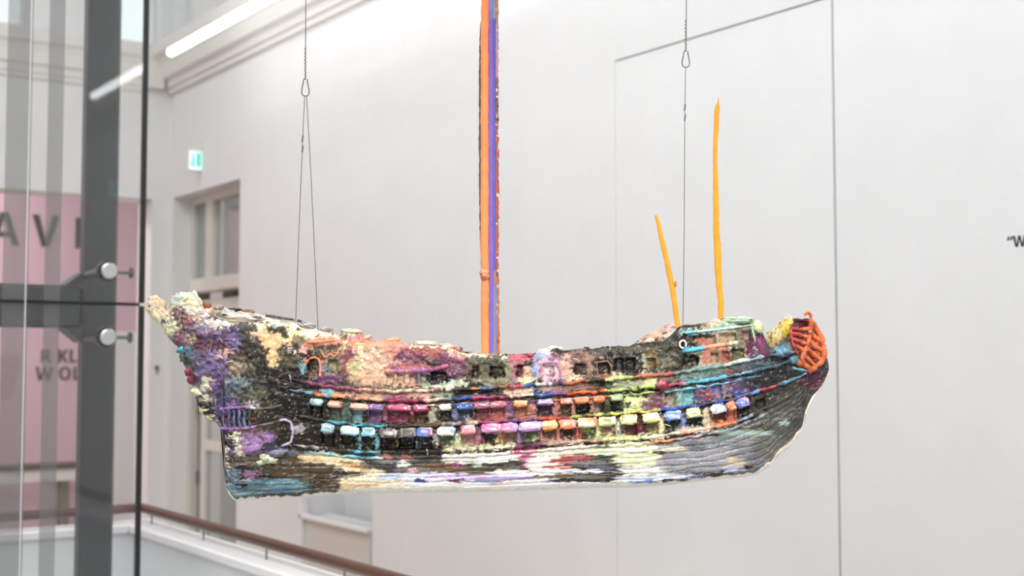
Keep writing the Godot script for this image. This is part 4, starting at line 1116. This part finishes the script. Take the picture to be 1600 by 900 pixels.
func build_ship() -> void:
	tt = table(TOP, X0, X1, 0)
	tk = table(KEEL, X0, X1, 0)
	ta = table(LA, X0, X1, 9)
	tb = table(LB, X0, X1, 9)
	tc = table(LC, X0, X1, 9)
	td = table(LD, X0, X1, 9)
	tw = table(BREADTH, X0, X1, 12)
	for i in 200:
		var v := i / 199.0
		for k in SECTION.size() - 1:
			if v >= SECTION[k][0] and v <= SECTION[k + 1][0]:
				ts.append(lerpf(SECTION[k][1], SECTION[k + 1][1], (v - SECTION[k][0]) / (SECTION[k + 1][0] - SECTION[k][0])))
				break
	for p in PORTS + WINDOWS:
		for b in range(int((p[0] - 3) / 16), int((p[1] + 3) / 16) + 1):
			if not port_at.has(b):
				port_at[b] = []
			port_at[b].append(p)
	ship_dabs()

	var ship := thing("ship_sculpture", "many-coloured wax sailing ship sculpture hanging from two steel wires", "sculpture")
	ship.rotation.y = YAW
	ship.position = Vector3(-sin(YAW) * SHIP_D, SHIP_Y, -cos(YAW) * SHIP_D)

	# the near side of the hull, modelled finely
	var NC := 640
	var NR := 160
	var g := bag()
	var P := []
	var C := []
	for r in NR + 1:
		P.append(PackedVector3Array())
		C.append(PackedColorArray())
	for i in NC + 1:
		var x := lerpf(X0 + 1.0, X1 - 1.0, i / float(NC))
		var jag := 1.4 * n1.get_noise_1d(x * 0.35) + 1.5 * n2.get_noise_1d(x * 0.09)
		var t := at(tt, x) + jag * 0.8
		var k := at(tk, x) + jag * 0.5
		for r in NR + 1:
			var v := r / float(NR)
			var y := lerpf(t, k, v)
			var w := side(x, y)
			var rc := recess(x, y)
			w -= rc * 8.0
			if r < 8:
				w -= (8 - r) * (8 - r) * 0.1 * minf(1.0, at(tw, x) / 40.0)
			P[r].append(plan(x, y, w))
			var c := wax_at(x, y)
			# the pale seam where the two cast halves meet along the stem and keel
			var rim := (k - y) - 3.0 - 3.5 * smoothstep(1170.0, 1210.0, x) * (1.0 - smoothstep(1268.0, 1278.0, x)) - 2.5 * n1.get_noise_1d(x * 0.07 + 300.0)
			if x > 352 and rim < 0.0:
				c = c.lerp(srgb("f6f0e2"), smoothstep(0.0, 1.2, -rim))
			C[r].append(c)
	add_grid(g, P, C, false)
	var hull := put("hull", bagged(g), M.wax, ship)

	# the far side, and the deck between
	const FAR_TOP := [[230, 486], [262, 492], [300, 500], [316, 487], [326, 481], [340, 478], [352, 481], [370, 487], [384, 487], [400, 490], [414, 495], [426, 500], [470, 507], [490, 512], [520, 524], [560, 532], [600, 542], [700, 556], [790, 562], [900, 555], [985, 549], [1060, 542], [1100, 515], [1180, 513], [1200, 550], [1240, 530], [1270, 520], [1296, 580]]
	var tf := table(FAR_TOP, X0, X1, 0)
	g = bag()
	P = []
	C = []
	for r in 25:
		P.append(PackedVector3Array())
		C.append(PackedColorArray())
		for i in 161:
			var x := lerpf(X0 + 1.0, X1 - 1.0, i / 160.0)
			var y := lerpf(at(tf, x), at(tk, x) - 1.0, r / 24.0)
			P[r].append(plan(x, y, -breadth(x, y)))
			var c := wax_at(x, y)
			C[r].append(c.lerp(srgb("f0e8d8"), 1.0 if r < 2 else 0.0))
	add_grid(g, P, C, true)
	put("far_side", bagged(g), M.wax, ship)
	g = bag()
	P = []
	C = []
	var cream := srgb("efe6d6")
	for r in 9:
		P.append(PackedVector3Array())
		C.append(PackedColorArray())
	for i in 321:
		var x := lerpf(X0 + 1.0, X1 - 1.0, i / 320.0)
		var jag := 1.4 * n1.get_noise_1d(x * 0.35) + 1.5 * n2.get_noise_1d(x * 0.09)
		var t := at(tt, x) + jag * 0.8
		var f := at(tf, x)
		var w := breadth(x, t) - 6.4 * minf(1.0, at(tw, x) / 40.0)
		var wf := -breadth(x, at(tt, x))
		var th := minf(10.0, w * 0.3)
		var dk := maxf(t, f) + minf(16.0, (at(tk, x) - t) * 0.3)
		var rows := [[t, w], [t - 0.5, w - th * 0.5], [t + 2.0, w - th], [dk, w - th * 1.3], [dk - 1.0, 0.0], [dk, wf + th * 1.3], [f + 5.0, wf + th], [f - 0.5, wf + th * 0.4], [f, wf]]
		for r in 9:
			var n := n2.get_noise_2d(x * 0.08, r * 3.0)
			P[r].append(plan(x, rows[r][0] + 1.2 * n, rows[r][1]))
			var c: Color = cream.lerp(wax_at(x, t + 2.0), 0.8) if r < 2 else cream
			c = c.lerp(srgb("b89c78"), smoothstep(0.1, 0.5, n2.get_noise_2d(x * 0.05 + 90.0, r * 2.0)))
			C[r].append(c)
	add_grid(g, P, C, true)
	put("deck", bagged(g), M.wax, ship)

	# the flat underside between the two halves
	g = bag()
	P = []
	C = []
	for r in 7:
		P.append(PackedVector3Array())
		C.append(PackedColorArray())
		for i in 161:
			var x := lerpf(X0 + 1.0, X1 - 1.0, i / 160.0)
			var y := at(tk, x) - 0.8
			P[r].append(plan(x, y + 3.0 * sin(PI * r / 6.0), breadth(x, y) * (1.0 - r / 3.0)))
			C[r].append(srgb("f0e8d8"))
	add_grid(g, P, C, false)
	put("underside", bagged(g), M.wax, ship)

	# wales: the raised mouldings that run along the side
	wale(ship, ta, 0.0, 446, 1255, 4.0, [[480, "2e2c2c"], [500, "8e4a60"], [560, "a05068"], [600, "e4b490"], [640, "ecdca8"], [672, "eadcb0"], [685, "a84450"], [735, "4c4c40"], [746, "f08c48"], [770, "6c7cb0"], [790, "c88a70"], [820, "a83c54"], [838, "3c68a8"], [860, "ece4d4"], [885, "804c7c"], [922, "e47848"], [945, "2c2a28"], [990, "ccd88c"], [1022, "c47850"], [1050, "bc5858"], [1090, "8c9c98"], [1130, "78a8b0"], [1165, "ccdccc"], [1200, "a0c0d0"], [1260, "5c7c90"]], 1.0)
	wale(ship, tb, 0.0, 446, 1262, 4.0, [[450, "2c2a28"], [490, "70a8b8"], [506, "e88860"], [520, "60acbc"], [577, "e89868"], [600, "d8a080"], [660, "a03058"], [690, "d8b8a0"], [702, "9cc4c4"], [738, "3c60a4"], [800, "ac4868"], [836, "f0dcc4"], [862, "3468b0"], [885, "8c5084"], [946, "f47040"], [1022, "c8e080"], [1036, "943450"], [1070, "c8586c"], [1100, "5cb8cc"], [1132, "64b4d4"], [1180, "88c0dc"], [1262, "506878"]], 2.0)
	wale(ship, tb, 9.5, 560, 1190, 2.6, [[600, "8c6c7c"], [668, "a84068"], [700, "e8c8b0"], [740, "4c70b0"], [800, "b05074"], [860, "8c5c90"], [898, "e08468"], [950, "d87048"], [1020, "c4d878"], [1038, "a04c5c"], [1080, "7cbcc4"], [1200, "6cb0d0"]], 3.0)
	wale(ship, tc, 0.0, 462, 1266, 4.0, [[470, "2c2824"], [510, "50504c"], [602, "50b0c0"], [640, "3a3228"], [690, "5c5040"], [745, "ccb89c"], [790, "a84468"], [845, "804c74"], [890, "c05040"], [985, "dce470"], [1030, "ecd868"], [1080, "3458b4"], [1150, "5464b0"], [1186, "6c90d0"], [1216, "bc4858"], [1266, "6c98b8"]], 4.0)
	wale(ship, td, -4.0, 456, 1250, 3.4, [[495, "c8b8b0"], [545, "3c352e"], [592, "5cb8cc"], [690, "2a261f"], [760, "dcd4a8"], [800, "e8dcb8"], [852, "804470"], [900, "b4a08c"], [940, "e4a890"], [1010, "dce098"], [1066, "ecdcc4"], [1120, "f4a888"], [1150, "f4844c"], [1172, "8c9cb4"], [1250, "4a463e"]], 5.0)
	wale(ship, td, 5.0, 470, 1246, 3.2, [[520, "60b8d8"], [586, "84c8dc"], [600, "e4d0c0"], [690, "4c443a"], [800, "f0ece2"], [812, "c84c80"], [850, "e4c8c8"], [940, "ecdcd0"], [1010, "f0f0c0"], [1060, "dc9870"], [1120, "b8a8a0"], [1200, "8c9898"], [1246, "4c4844"]], 6.0)
	for p in PORTS:
		if p[3] != "":
			gun_lid(ship, p[0], p[1], tc if p[2] == 1 else tb, 4.0 if p[2] == 1 else 8.0, 14.0 if p[2] == 1 else 9.0, p[3], p[4])

	# ledges of the forecastle and the poop
	ledge(ship, "ledge", [[1067, 549], [1085, 546], [1103, 543], [1120, 540], [1140, 537], [1152, 535]], 3.4, [[1104, "58b8dc"], [1138, "f4a078"], [1200, "e0dcc8"]])
	ledge(ship, "ledge", [[1070, 520], [1090, 518], [1120, 515], [1150, 511], [1174, 508]], 2.4, [[1090, "7cc0d0"], [1200, "c0dcd0"]])
	ledge(ship, "ledge", [[1174, 508], [1177, 520], [1180, 535]], 2.2, [[1200, "c0ccb4"]])
	ledge(ship, "ledge", [[602, 580], [625, 580], [650, 580], [680, 577], [700, 571]], 3.6, [[612, "c87868"], [640, "9c5890"], [690, "8c4a80"], [720, "c8607c"]])
	ledge(ship, "ledge", [[480, 535], [500, 534], [522, 532]], 2.2, [[530, "ec8c64"]])
	ledge(ship, "ledge", [[473, 585], [474, 576], [478, 567], [484, 560], [492, 558], [499, 562], [501, 574], [500, 588]], 1.9, [[477, "7cb0c4"], [498, "e88c64"], [520, "7c98bc"]])
	ledge(ship, "ledge", [[500, 546], [508, 560], [516, 552], [523, 559], [528, 551], [530, 545]], 1.8, [[540, "d08860"]])
	ledge(ship, "ledge", [[846, 590], [844, 578], [847, 567], [868, 566], [874, 575], [876, 590]], 1.9, [[880, "9c6488"]])
	ledge(ship, "ledge", [[934, 586], [932, 566], [950, 564], [956, 574], [954, 586]], 1.7, [[960, "8c6450"]])
	# carved balusters of the quarter gallery
	for k in 6:
		var x := 349.0 + k * 8.0
		ledge(ship, "baluster", [[x, 640], [x + 2, 647], [x, 655], [x + 1, 661], [x + 3, 668]], 2.4, [[1000, ["86689a", "75608f", "6c86a4", "886a9c", "648ca4", "5c5048"][k]]])
	ledge(ship, "gallery_rail", [[345, 639], [365, 637], [385, 636], [405, 639], [425, 637], [440, 633]], 2.6, [[390, "a074b8"], [402, "c4c4c8"], [500, "6c6454"]])
	ledge(ship, "gallery_rail", [[345, 669], [365, 670], [385, 669], [405, 665], [425, 661], [445, 655], [455, 660], [458, 676], [454, 692], [440, 697]], 2.4, [[400, "b47cc4"], [440, "7c6a64"], [500, "bcb4cc"]])

	build_bow(ship)
	build_stern(ship)
	wax_drips(ship)
	build_masts(ship)


func ledge(parent: Node, called: String, line: Array, r: float, run: Array, lift := 0.4, flat_w := -999.0) -> void:
	var g := bag()
	var pts := []
	var rad := []
	var cols := []
	for k in line.size() - 1:
		var n := maxi(2, int(Vector2(line[k][0] - line[k + 1][0], line[k][1] - line[k + 1][1]).length() / 2.0))
		for j in n + (1 if k == line.size() - 2 else 0):
			var x := lerpf(line[k][0], line[k + 1][0], j / float(n))
			var y := lerpf(line[k][1], line[k + 1][1], j / float(n))
			pts.append(plan(x, y, (side(x, y) if flat_w < -900.0 else flat_w) + r * lift))
			rad.append(r * U * (0.85 + 0.35 * n2.get_noise_2d(x * 0.12, y * 0.12)))
			var c := colour_run(run, x)
			var f := 1.0 + 0.4 * n2.get_noise_2d(x * 0.2, y * 0.2)
			cols.append(Color(c.r * f, c.g * f, c.b * f).lerp(wax_at(x, y), clampf(0.3 + 0.8 * n2.get_noise_2d(x * 0.08, y * 0.08), 0.05, 0.9)))
	# ease the corners
	for pass_ in 2:
		for k in range(1, pts.size() - 1):
			pts[k] = (pts[k - 1] + pts[k] * 2 + pts[k + 1]) / 4
	add_tube(g, pts, rad, cols, 8, 0.3)
	put(called, bagged(g), M.wax, parent)


func lump(parent: Node, called: String, lumps: Array) -> void:
	# each: x, y, w, half sizes (x, y, depth), tilt, colour, second colour
	for l in lumps:
		var g := bag()
		var ca := srgb(l[7])
		var cb := srgb(l[8])
		add_lump(g, plan(l[0], l[1], l[2]), Basis(Vector3(0, 0, 1), l[6]), Vector3(l[3], l[4], l[5]) * U, func(d: Vector3) -> Color:
			var q := 0.4 * d.y + 0.9 * n2.get_noise_3d(d.x * 1.8 + l[0], d.y * 1.8 + l[1], d.z * 1.8)
			var c := ca.lerp(cb, smoothstep(-0.15, 0.35, q))
			var e := smoothstep(0.25, 0.5, n1.get_noise_3d(d.x * 2.6 + l[1], d.y * 2.6 + l[0], d.z * 2.6))
			return c.lerp(wax_at(l[0] + d.x * l[3], l[1] - d.y * l[4]), 0.25 + 0.6 * e), 0.9, 0.32, 28, 20)
		put(called, bagged(g), M.wax, parent)


func build_bow(ship: Node3D) -> void:
	var o1 := [[1400, "e07444"]]
	ledge(ship, "beakhead_lattice", [[1266, 500], [1274, 512], [1283, 527], [1287, 543], [1288, 556], [1283, 566], [1273, 574], [1262, 582]], 5.2, o1)
	ledge(ship, "beakhead_lattice", [[1267, 502], [1266, 516], [1264, 530], [1260, 542], [1255, 553], [1252, 560], [1256, 570], [1264, 574]], 4.6, o1)
	ledge(ship, "beakhead_lattice", [[1236, 507], [1236, 522], [1238, 536], [1244, 550], [1252, 560]], 2.6, [[1400, "c85c48"]])
	for s in [[[1237, 513], [1250, 515], [1265, 513]], [[1236, 521], [1250, 523], [1263, 527]], [[1236, 529], [1248, 533], [1261, 538]], [[1239, 540], [1249, 543], [1257, 549]]]:
		ledge(ship, "beakhead_lattice", s, 3.6, [[1246, "c0504c"], [1400, "ec7c48"]])
	for s in [[[1266, 518], [1273, 527], [1286, 535]], [[1263, 530], [1273, 541], [1287, 549]], [[1259, 543], [1268, 551], [1282, 562]], [[1254, 556], [1263, 561], [1273, 571]]]:
		ledge(ship, "beakhead_lattice", s, 4.2, o1)
	ledge(ship, "beakhead_curl", [[1258, 493], [1259, 489], [1263, 488], [1267, 491], [1267, 498], [1264, 504]], 3.0, [[1400, "e87444"]], 0.0, 12.0)
	ledge(ship, "beakhead_rail", [[1240, 500], [1250, 500], [1262, 502]], 2.6, [[1400, "5c1c2c"]])
	ledge(ship, "beakhead_rail", [[1238, 575], [1252, 578], [1264, 580], [1274, 570]], 2.6, [[1258, "70b0bc"], [1400, "c87880"]])
	lump(ship, "wax_lump", [[1209, 530, -8, 12, 17, 14, -0.25, "d8bc80", "e8dca0"], [1222, 520, -6, 9, 22, 12, -0.35, "ecd8a0", "f0c83c"], [1229, 515, -4, 8, 19, 12, -0.3, "f4d83c", "f6e070"], [1233, 500, -8, 8, 6, 8, 0.0, "f6dcc0", "f8e8d0"]])
	lump(ship, "wax_lump", [[1187, 543, 52, 10, 22, 12, 0.25, "7c345c", "8c4470"], [1178, 552, 54, 10, 14, 10, 0.1, "74304c", "c8b0ac"]])
	lump(ship, "wax_lump", [[1182, 512, 56, 9, 10, 12, 0.2, "d0e4a4", "dcecb8"], [1150, 501, 60, 24, 6, 14, 0.03, "b4ccb0", "c4d8bc"], [1118, 504, 64, 9, 5, 10, 0.1, "e8c8b0", "f0dcc8"]])
	lump(ship, "wax_lump", [[1030, 526, -70, 34, 11, 22, 0.42, "d8ac8c", "e8c4a8"], [1046, 516, -66, 18, 10, 16, 0.5, "ecccc0", "e8c0c8"], [1010, 534, -60, 20, 7, 20, 0.3, "f0e0d0", "d8a888"], [1046, 526, 40, 14, 7, 18, 0.6, "f4e8da", "e8d8c4"]])
	lump(ship, "wax_lump", [[1222, 552, 44, 12, 8, 8, 0.1, "4c6068", "7cb0c0"], [1238, 562, 36, 9, 7, 8, 0.2, "6ca8b8", "4c5c60"], [1246, 566, 32, 8, 5, 7, -0.6, "f08450", "e87840"]])
	# small pale ring at the break of the forecastle
	var g := bag()
	var pts := []
	var rad := []
	var col := []
	for k in 15:
		var a := TAU * k / 15.5 + 1.2
		pts.append(plan(1067 + 5 * cos(a), 538 + 6 * sin(a), side(1067, 538) + 3))
		rad.append(1.5 * U)
		col.append(srgb("d8d6d0"))
	add_tube(g, pts, rad, col, 8, 0.2)
	put("eyelet", bagged(g), M.wax, ship)


func build_stern(ship: Node3D) -> void:
	lump(ship, "stern_finial", [[244, 480, 8, 14, 17, 10, 0.2, "f6dcb4", "f8d6a4"], [259, 500, 12, 22, 12, 12, -0.8, "f0e0bc", "ece6b8"], [272, 518, 20, 14, 10, 11, -0.6, "ece6b8", "f0ecc4"]])
	lump(ship, "stern_finial", [[279, 474, 4, 11, 16, 11, -0.2, "c8ccc8", "e6e0c4"], [299, 476, 10, 16, 21, 13, 0.35, "f4f0cc", "f6f4d8"], [286, 494, 16, 11, 12, 10, 0.2, "a86c74", "dcd8b4"]])
	lump(ship, "stern_carving", [[300, 494, 26, 7, 6, 7, 0.2, "a04c5c", "b87880"], [312, 492, 26, 6, 5, 6, 0.3, "b05868", "e8d8d0"], [290, 488, 24, 6, 8, 6, 0.4, "8c4c5c", "a87078"], [297, 505, 32, 10, 8, 9, 0.3, "8c4458", "a86c90"], [283, 500, 22, 6, 8, 7, 0.3, "b8848c", "d8ccb0"]])
	lump(ship, "stern_carving", [[286, 528, 28, 12, 7, 9, 0.3, "9c5c74", "d0a890"], [300, 530, 34, 9, 7, 8, -0.2, "d8b890", "b07888"], [290, 546, 34, 12, 6, 8, 0.1, "3c98b4", "74c0d0"], [304, 547, 38, 6, 6, 6, 0.0, "48a4cc", "8c6ca0"], [288, 558, 32, 7, 8, 7, 0.0, "4c6c5c", "708070"], [306, 566, 42, 7, 9, 8, 0.2, "8c9490", "5c6c70"], [298, 580, 36, 9, 7, 8, 0.3, "a83040", "c04858"], [301, 592, 36, 8, 8, 8, 0.3, "9c2c44", "7c4870"]])
	lump(ship, "stern_carving", [[322, 560, 50, 14, 9, 10, 0.4, "8470ac", "a08cc0"], [344, 556, 62, 16, 6, 9, 0.3, "a080b4", "e0b4b0"], [330, 574, 56, 10, 11, 9, 0.1, "6c5c94", "9c80bc"], [346, 580, 66, 10, 10, 9, -0.3, "8c6cac", "70508c"], [326, 596, 54, 8, 12, 8, 0.2, "ccccb0", "9c88a8"], [340, 602, 64, 12, 10, 9, 0.1, "805c9c", "a07cb4"], [362, 552, 68, 9, 6, 7, 0.5, "e8b8a8", "8c7cb8"]])
	lump(ship, "stern_carving", [[306, 611, 36, 8, 4, 7, 0.0, "f0eec0", "e4e0b0"], [316, 628, 44, 8, 7, 8, 0.0, "34302a", "605c4c"], [317, 641, 44, 5, 5, 5, 0.0, "d8dc98", "a8b07c"], [329, 654, 52, 7, 4, 6, -0.3, "ccd098", "2c2a24"], [325, 622, 48, 6, 6, 6, 0.0, "d4d4b8", "8c7c9c"]])
	lump(ship, "stern_carving", [[420, 717, 96, 13, 6, 8, -0.2, "e4ecc4", "f0f4dc"], [411, 722, 94, 10, 4, 6, 0.2, "dce0b8", "ecf0d0"], [435, 708, 98, 14, 6, 8, 0.2, "8c8aa4", "5c5870"], [376, 704, 78, 5, 14, 7, 0.2, "d4d4a8", "e4e4c4"], [396, 700, 92, 14, 6, 6, 0.3, "a884b4", "7c6088"]])
	lump(ship, "wax_lump", [[323, 477, -20, 7, 5, 8, 0.1, "ec8c60", "7c6058"], [342, 481, -40, 8, 4, 8, 0.0, "d8d0c0", "c0a890"], [352, 490, -40, 14, 7, 14, 0.0, "f0ece2", "dcd6c8"], [388, 487, -60, 10, 3.5, 8, -0.1, "f4bc88", "6c6440"], [365, 484, -60, 12, 3, 8, 0.0, "3c382c", "5c5644"], [378, 496, -30, 34, 8, 20, -0.1, "ece8de", "dcd8cc"]])
	ledge(ship, "gunwale", [[416, 493], [440, 497], [462, 500], [476, 504], [488, 508]], 2.6, [[455, "585a60"], [500, "22242a"]], 0.0, -60.0)
	lump(ship, "wax_lump", [[550, 518, 86, 16, 4, 10, -0.05, "f4e8c8", "ece0b8"], [480, 509, 20, 14, 5, 14, -0.2, "e8e4d8", "a8b4b8"], [510, 515, 60, 10, 4, 10, 0.0, "d8c0b8", "b8b0b8"], [570, 529, 84, 10, 4, 8, 0.3, "e89a88", "f4d8b8"]])
	lump(ship, "wax_lump", [[716, 547, 84, 7, 3.5, 7, 0.3, "b86c70", "8c4464"], [700, 541, 80, 12, 4, 9, -0.2, "f4dcc8", "e8b8a0"], [734, 552, 86, 5, 3, 5, 0.0, "803050", "9c4864"], [612, 532, 86, 12, 4, 8, 0.1, "f49c58", "f0a880"], [664, 537, 86, 18, 4, 10, 0.0, "f8ecd4", "f0d8b8"]])
	lump(ship, "wax_knob", [[1035, 601, 106, 8, 8, 7, 0.0, "a83458", "c05070"]])
	lump(ship, "wax_lump", [[868, 546, 80, 12, 5, 10, -0.1, "d8d8dc", "f0ecdc"], [850, 549, 84, 12, 4, 9, 0.2, "b8bcd0", "e8e4d8"], [828, 556, 90, 7, 4, 6, 0.0, "8c2c48", "c85c74"], [812, 558, 90, 12, 4, 7, 0.0, "d06c80", "c85868"], [916, 545, 80, 4, 3, 4, 0.0, "1c1a18", "2c2824"]])


func wax_drips(ship: Node3D) -> void:
	# beads and runs of wax too many to count, over the whole near side
	var g := bag()
	var n := 0
	while n < 380:
		var x := rng.randf_range(262, 1285)
		if n % 4 == 0:
			x = rng.randf_range(275, 480)
		var t := at(tt, x) + 4
		var b := minf(at(td, x), at(tk, x) - 8)
		if b < t + 6:
			continue
		var y := rng.randf_range(t, b)
		n += 1
		if recess(x, y) > 0.3 or (x > 390 and x < 482 and y < 575):
			continue
		var c := wax_at(x + rng.randf_range(-16, 16), y + rng.randf_range(-10, 10))
		var f := rng.randf_range(0.8, 1.2)
		c = Color(minf(c.r * f + 0.02, 0.9), minf(c.g * f + 0.02, 0.9), minf(c.b * f + 0.02, 0.9))
		var dir := rng.randf_range(-0.5, 0.5) if x > 470 else rng.randf_range(0, TAU)
		if rng.randf() < 0.25:
			dir = PI / 2 + rng.randf_range(-0.2, 0.2)
		var stp := rng.randf_range(1.6, 3.6)
		var r := rng.randf_range(0.7, 1.7)
		var pts := []
		var rad := []
		var col := []
		for k in 5:
			pts.append(plan(x, y, side(x, y) + r * 0.3))
			rad.append(r * U * [0.5, 1.0, 1.0, 0.9, 0.55][k])
			col.append(c)
			x += cos(dir) * stp
			y += sin(dir) * stp
			dir += rng.randf_range(-0.35, 0.35)
			if y > at(tk, x) - 3 or y < at(tt, x) + 1 or x < 240 or x > 1288:
				break
		if pts.size() > 2:
			add_tube(g, pts, rad, col, 6, 0.3)
	var o := put("wax_drips", bagged(g), M.wax, ship)
	o.set_meta("kind", "stuff")


func candle(parent: Node, called: String, line: Array, run: Array, w: float, m: Material, wob := 0.12) -> void:
	# line: x, y, half width
	var g := bag()
	var pts := []
	var rad := []
	var cols := []
	for k in line.size() - 1:
		var n := maxi(2, int(absf(line[k + 1][1] - line[k][1]) / 4.0))
		for j in n + (1 if k == line.size() - 2 else 0):
			var f := j / float(n)
			var y: float = lerpf(line[k][1], line[k + 1][1], f)
			var x: float = lerpf(line[k][0], line[k + 1][0], f) + 0.5 * n1.get_noise_2d(y * 0.02, w)
			var r: float = lerpf(line[k][2], line[k + 1][2], f)
			pts.append(plan(x, y, w))
			rad.append(r * U * (1.0 + wob * n2.get_noise_2d(y * 0.06, w * 3.0 + 7.0)))
			var c := srgb(run[-1][1])
			for q in run:
				if y + 6.0 * n1.get_noise_1d(y * 0.2) < q[0]:
					c = srgb(q[1])
					break
			var e := 1.0 + 0.14 * n2.get_noise_2d(y * 0.04, w + 30.0)
			cols.append(Color(c.r * e, c.g * e, c.b * e))
	add_tube(g, pts, rad, cols, 14, wob)
	put(called, bagged(g), m, parent)


func build_masts(ship: Node3D) -> void:
	var cw: StandardMaterial3D = M.wax.duplicate()
	cw.roughness = 0.42
	var mast := Node3D.new()
	mast.name = "mast"
	ship.add_child(mast, true)
	candle(mast, "candle", [[758, -300, 7], [758, 0, 6.2], [757.5, 40, 6.4], [757.5, 420, 6.6], [758, 572, 6.4]], [[900, "f38a55"]], 6.0, cw, 0.08)
	candle(mast, "candle", [[766, -300, 5], [766, 40, 5], [766.5, 420, 5.2], [766, 572, 4.6]], [[18, "7c80b8"], [35, "7478a8"], [560, "7a5cae"]], 4.0, cw, 0.08)
	candle(mast, "candle", [[771, -300, 4.6], [771, 40, 4.4], [771, 420, 4.6], [772, 450, 5.6], [772, 572, 5.6]], [[30, "8c84a0"], [100, "5858a0"], [425, "585ca2"], [445, "8c7070"], [572, "747a98"]], 1.5, cw, 0.1)
	candle(mast, "candle", [[775.5, -300, 3.4], [775.5, 40, 3.2], [775.5, 420, 3.6], [776.5, 572, 3.6]], [[40, "b07850"], [95, "a08c94"], [125, "bc8488"], [160, "8c5848"], [185, "6c5c50"], [420, "a8543c"], [500, "b06444"], [572, "b85c38"]], 0.0, cw, 0.4)
	candle(mast, "candle", [[753, 34, 2], [752.5, 60, 3.4], [752, 140, 3.8], [752, 300, 3.8], [753, 380, 3.2], [754, 424, 2]], [[900, "56584a"]], 0.0, cw, 0.2)
	var g := bag()
	for k in 46:
		var y := rng.randf_range(4, 548)
		var hexes := ["c87058", "a85040", "d8a8a0", "b8c090", "e8b8b8", "8c4438"]
		var c := srgb(hexes[k % 6])
		add_lump(g, plan(776.5 + rng.randf_range(-1.5, 2), y, rng.randf_range(1, 4)), Basis.IDENTITY, Vector3(rng.randf_range(1.2, 2.4), rng.randf_range(1.5, 4.5), 2.0) * U, func(_d: Vector3) -> Color: return c, 1.0, 0.3, 8, 6)
	var o := put("wax_beads", bagged(g), M.wax, mast)
	o.set_meta("kind", "stuff")
	lump(mast, "wax_knob", [[757, 426, 9, 7, 5, 6, 0.0, "f4a070", "f8c0a0"], [758, 432, 10, 6.5, 6, 6, 0.2, "ec8c5c", "f4b088"]])
	candle(ship, "thin_mast", [[1122.5, 153, 0.6], [1122, 160, 1.4], [1120.8, 168, 3.6], [1120, 174, 4.1], [1118.4, 215, 3.6], [1117.2, 254, 3.2], [1118.8, 309, 4.6], [1119, 345, 4.7], [1120.2, 372, 5.2], [1122.3, 427, 5.3], [1126, 470, 4.5], [1126.5, 515, 4.6]], [[900, "f99a2e"]], 4.0, cw, 0.1)
	candle(ship, "thin_mast", [[1025, 336, 1.6], [1026, 341, 2.6], [1028, 347, 3.0], [1037, 385, 4.0], [1047, 435, 4.2], [1055, 480, 4.2], [1061, 524, 4.2]], [[900, "f99a2e"]], 6.0, cw, 0.08)
	lump(ship, "wax_lump", [[1054, 444, 7, 3, 4, 3, 0.0, "f09848", "e88c40"]])


func build_wires() -> void:
	# two suspension wires: a single wire down to a snap hook, strands from there to the ship
	var sites := [
		[478.0, 477.0, 122.0, 150.0, [[[476, 150], [472, 240], [467, 360], [462, 503]], [[479, 150], [484, 240], [490, 360], [497, 518]]], "steel suspension wire with snap hook at the stern, splitting into two strands"],
		[1072.5, 1071.5, 78.0, 105.0, [[[1071, 105], [1070, 190], [1069, 360], [1067, 512]]], "steel suspension wire with snap hook at the bow, one strand below"]]
	for s in sites:
		var t := thing("suspension_wire", s[5], "wire")
		t.rotation.y = YAW
		t.position = Vector3(-sin(YAW) * SHIP_D, SHIP_Y, -cos(YAW) * SHIP_D)
		line_wire(t, "wire", [[s[0] + 0.5, -1150], [s[0], 0], [s[1], s[2] + 1]], 0.7, 0.0)
		# the end turned back on itself and twisted
		var g := bag()
		var pts := []
		var rad := []
		var col := []
		for k in 61:
			var y: float = lerpf(s[2] - 48, s[2] + 1, k / 60.0)
			pts.append(plan(lerpf(s[0], s[1], 0.9) + 1.2 * cos(k * 0.9), y, 1.2 * sin(k * 0.9)))
			rad.append(0.55 * U)
			col.append(Color.WHITE)
		add_tube(g, pts, rad, col, 6)
		put("twisted_end", bagged(g), M.wire, t)
		# snap hook
		g = bag()
		pts = []
		rad = []
		col = []
		var ym: float = s[2]
		var yb: float = s[3]
		var xm: float = s[1]
		for q in [[1.5, 2.0], [-1.5, 1.0], [-3.0, 4.0], [-4.0, 10.0], [-5.4, 17.0], [-5.8, 21.0], [-4.6, 25.0], [-2.0, 27.0], [2.0, 27.2], [4.8, 25.4], [6.0, 21.5], [5.6, 17.0], [4.2, 10.0], [3.0, 4.5], [3.6, 2.0]]:
			pts.append(plan(xm + q[0], ym + q[1] * (yb - ym) / 27.0, 0))
			rad.append(0.95 * U)
			col.append(Color.WHITE)
		add_tube(g, pts, rad, col, 8)
		put("snap_hook", bagged(g), M.steel_mid, t)
		for st in s[4]:
			line_wire(t, "strand", st, 0.6, 0.0)
		var cr: Array = s[4][0]
		var f := 212.0 if s[3] > 120 else 163.0
		var cx := lerpf(cr[0][0], cr[1][0], (f + 12 - cr[0][1]) / (cr[1][1] - cr[0][1]))
		for k in 2:
			line_wire(t, "crimp", [[cx + 0.6, f + k * 16], [cx - 0.6, f + 10 + k * 16]], 1.25, 0.0)


func line_wire(t: Node3D, called: String, line: Array, r: float, w: float) -> void:
	var g := bag()
	var pts := []
	var rad := []
	var col := []
	for p in line:
		pts.append(plan(p[0], p[1], w))
		rad.append(r * U)
		col.append(Color.WHITE)
	add_tube(g, pts, rad, col, 6)
	put(called, bagged(g), M.wire, t)
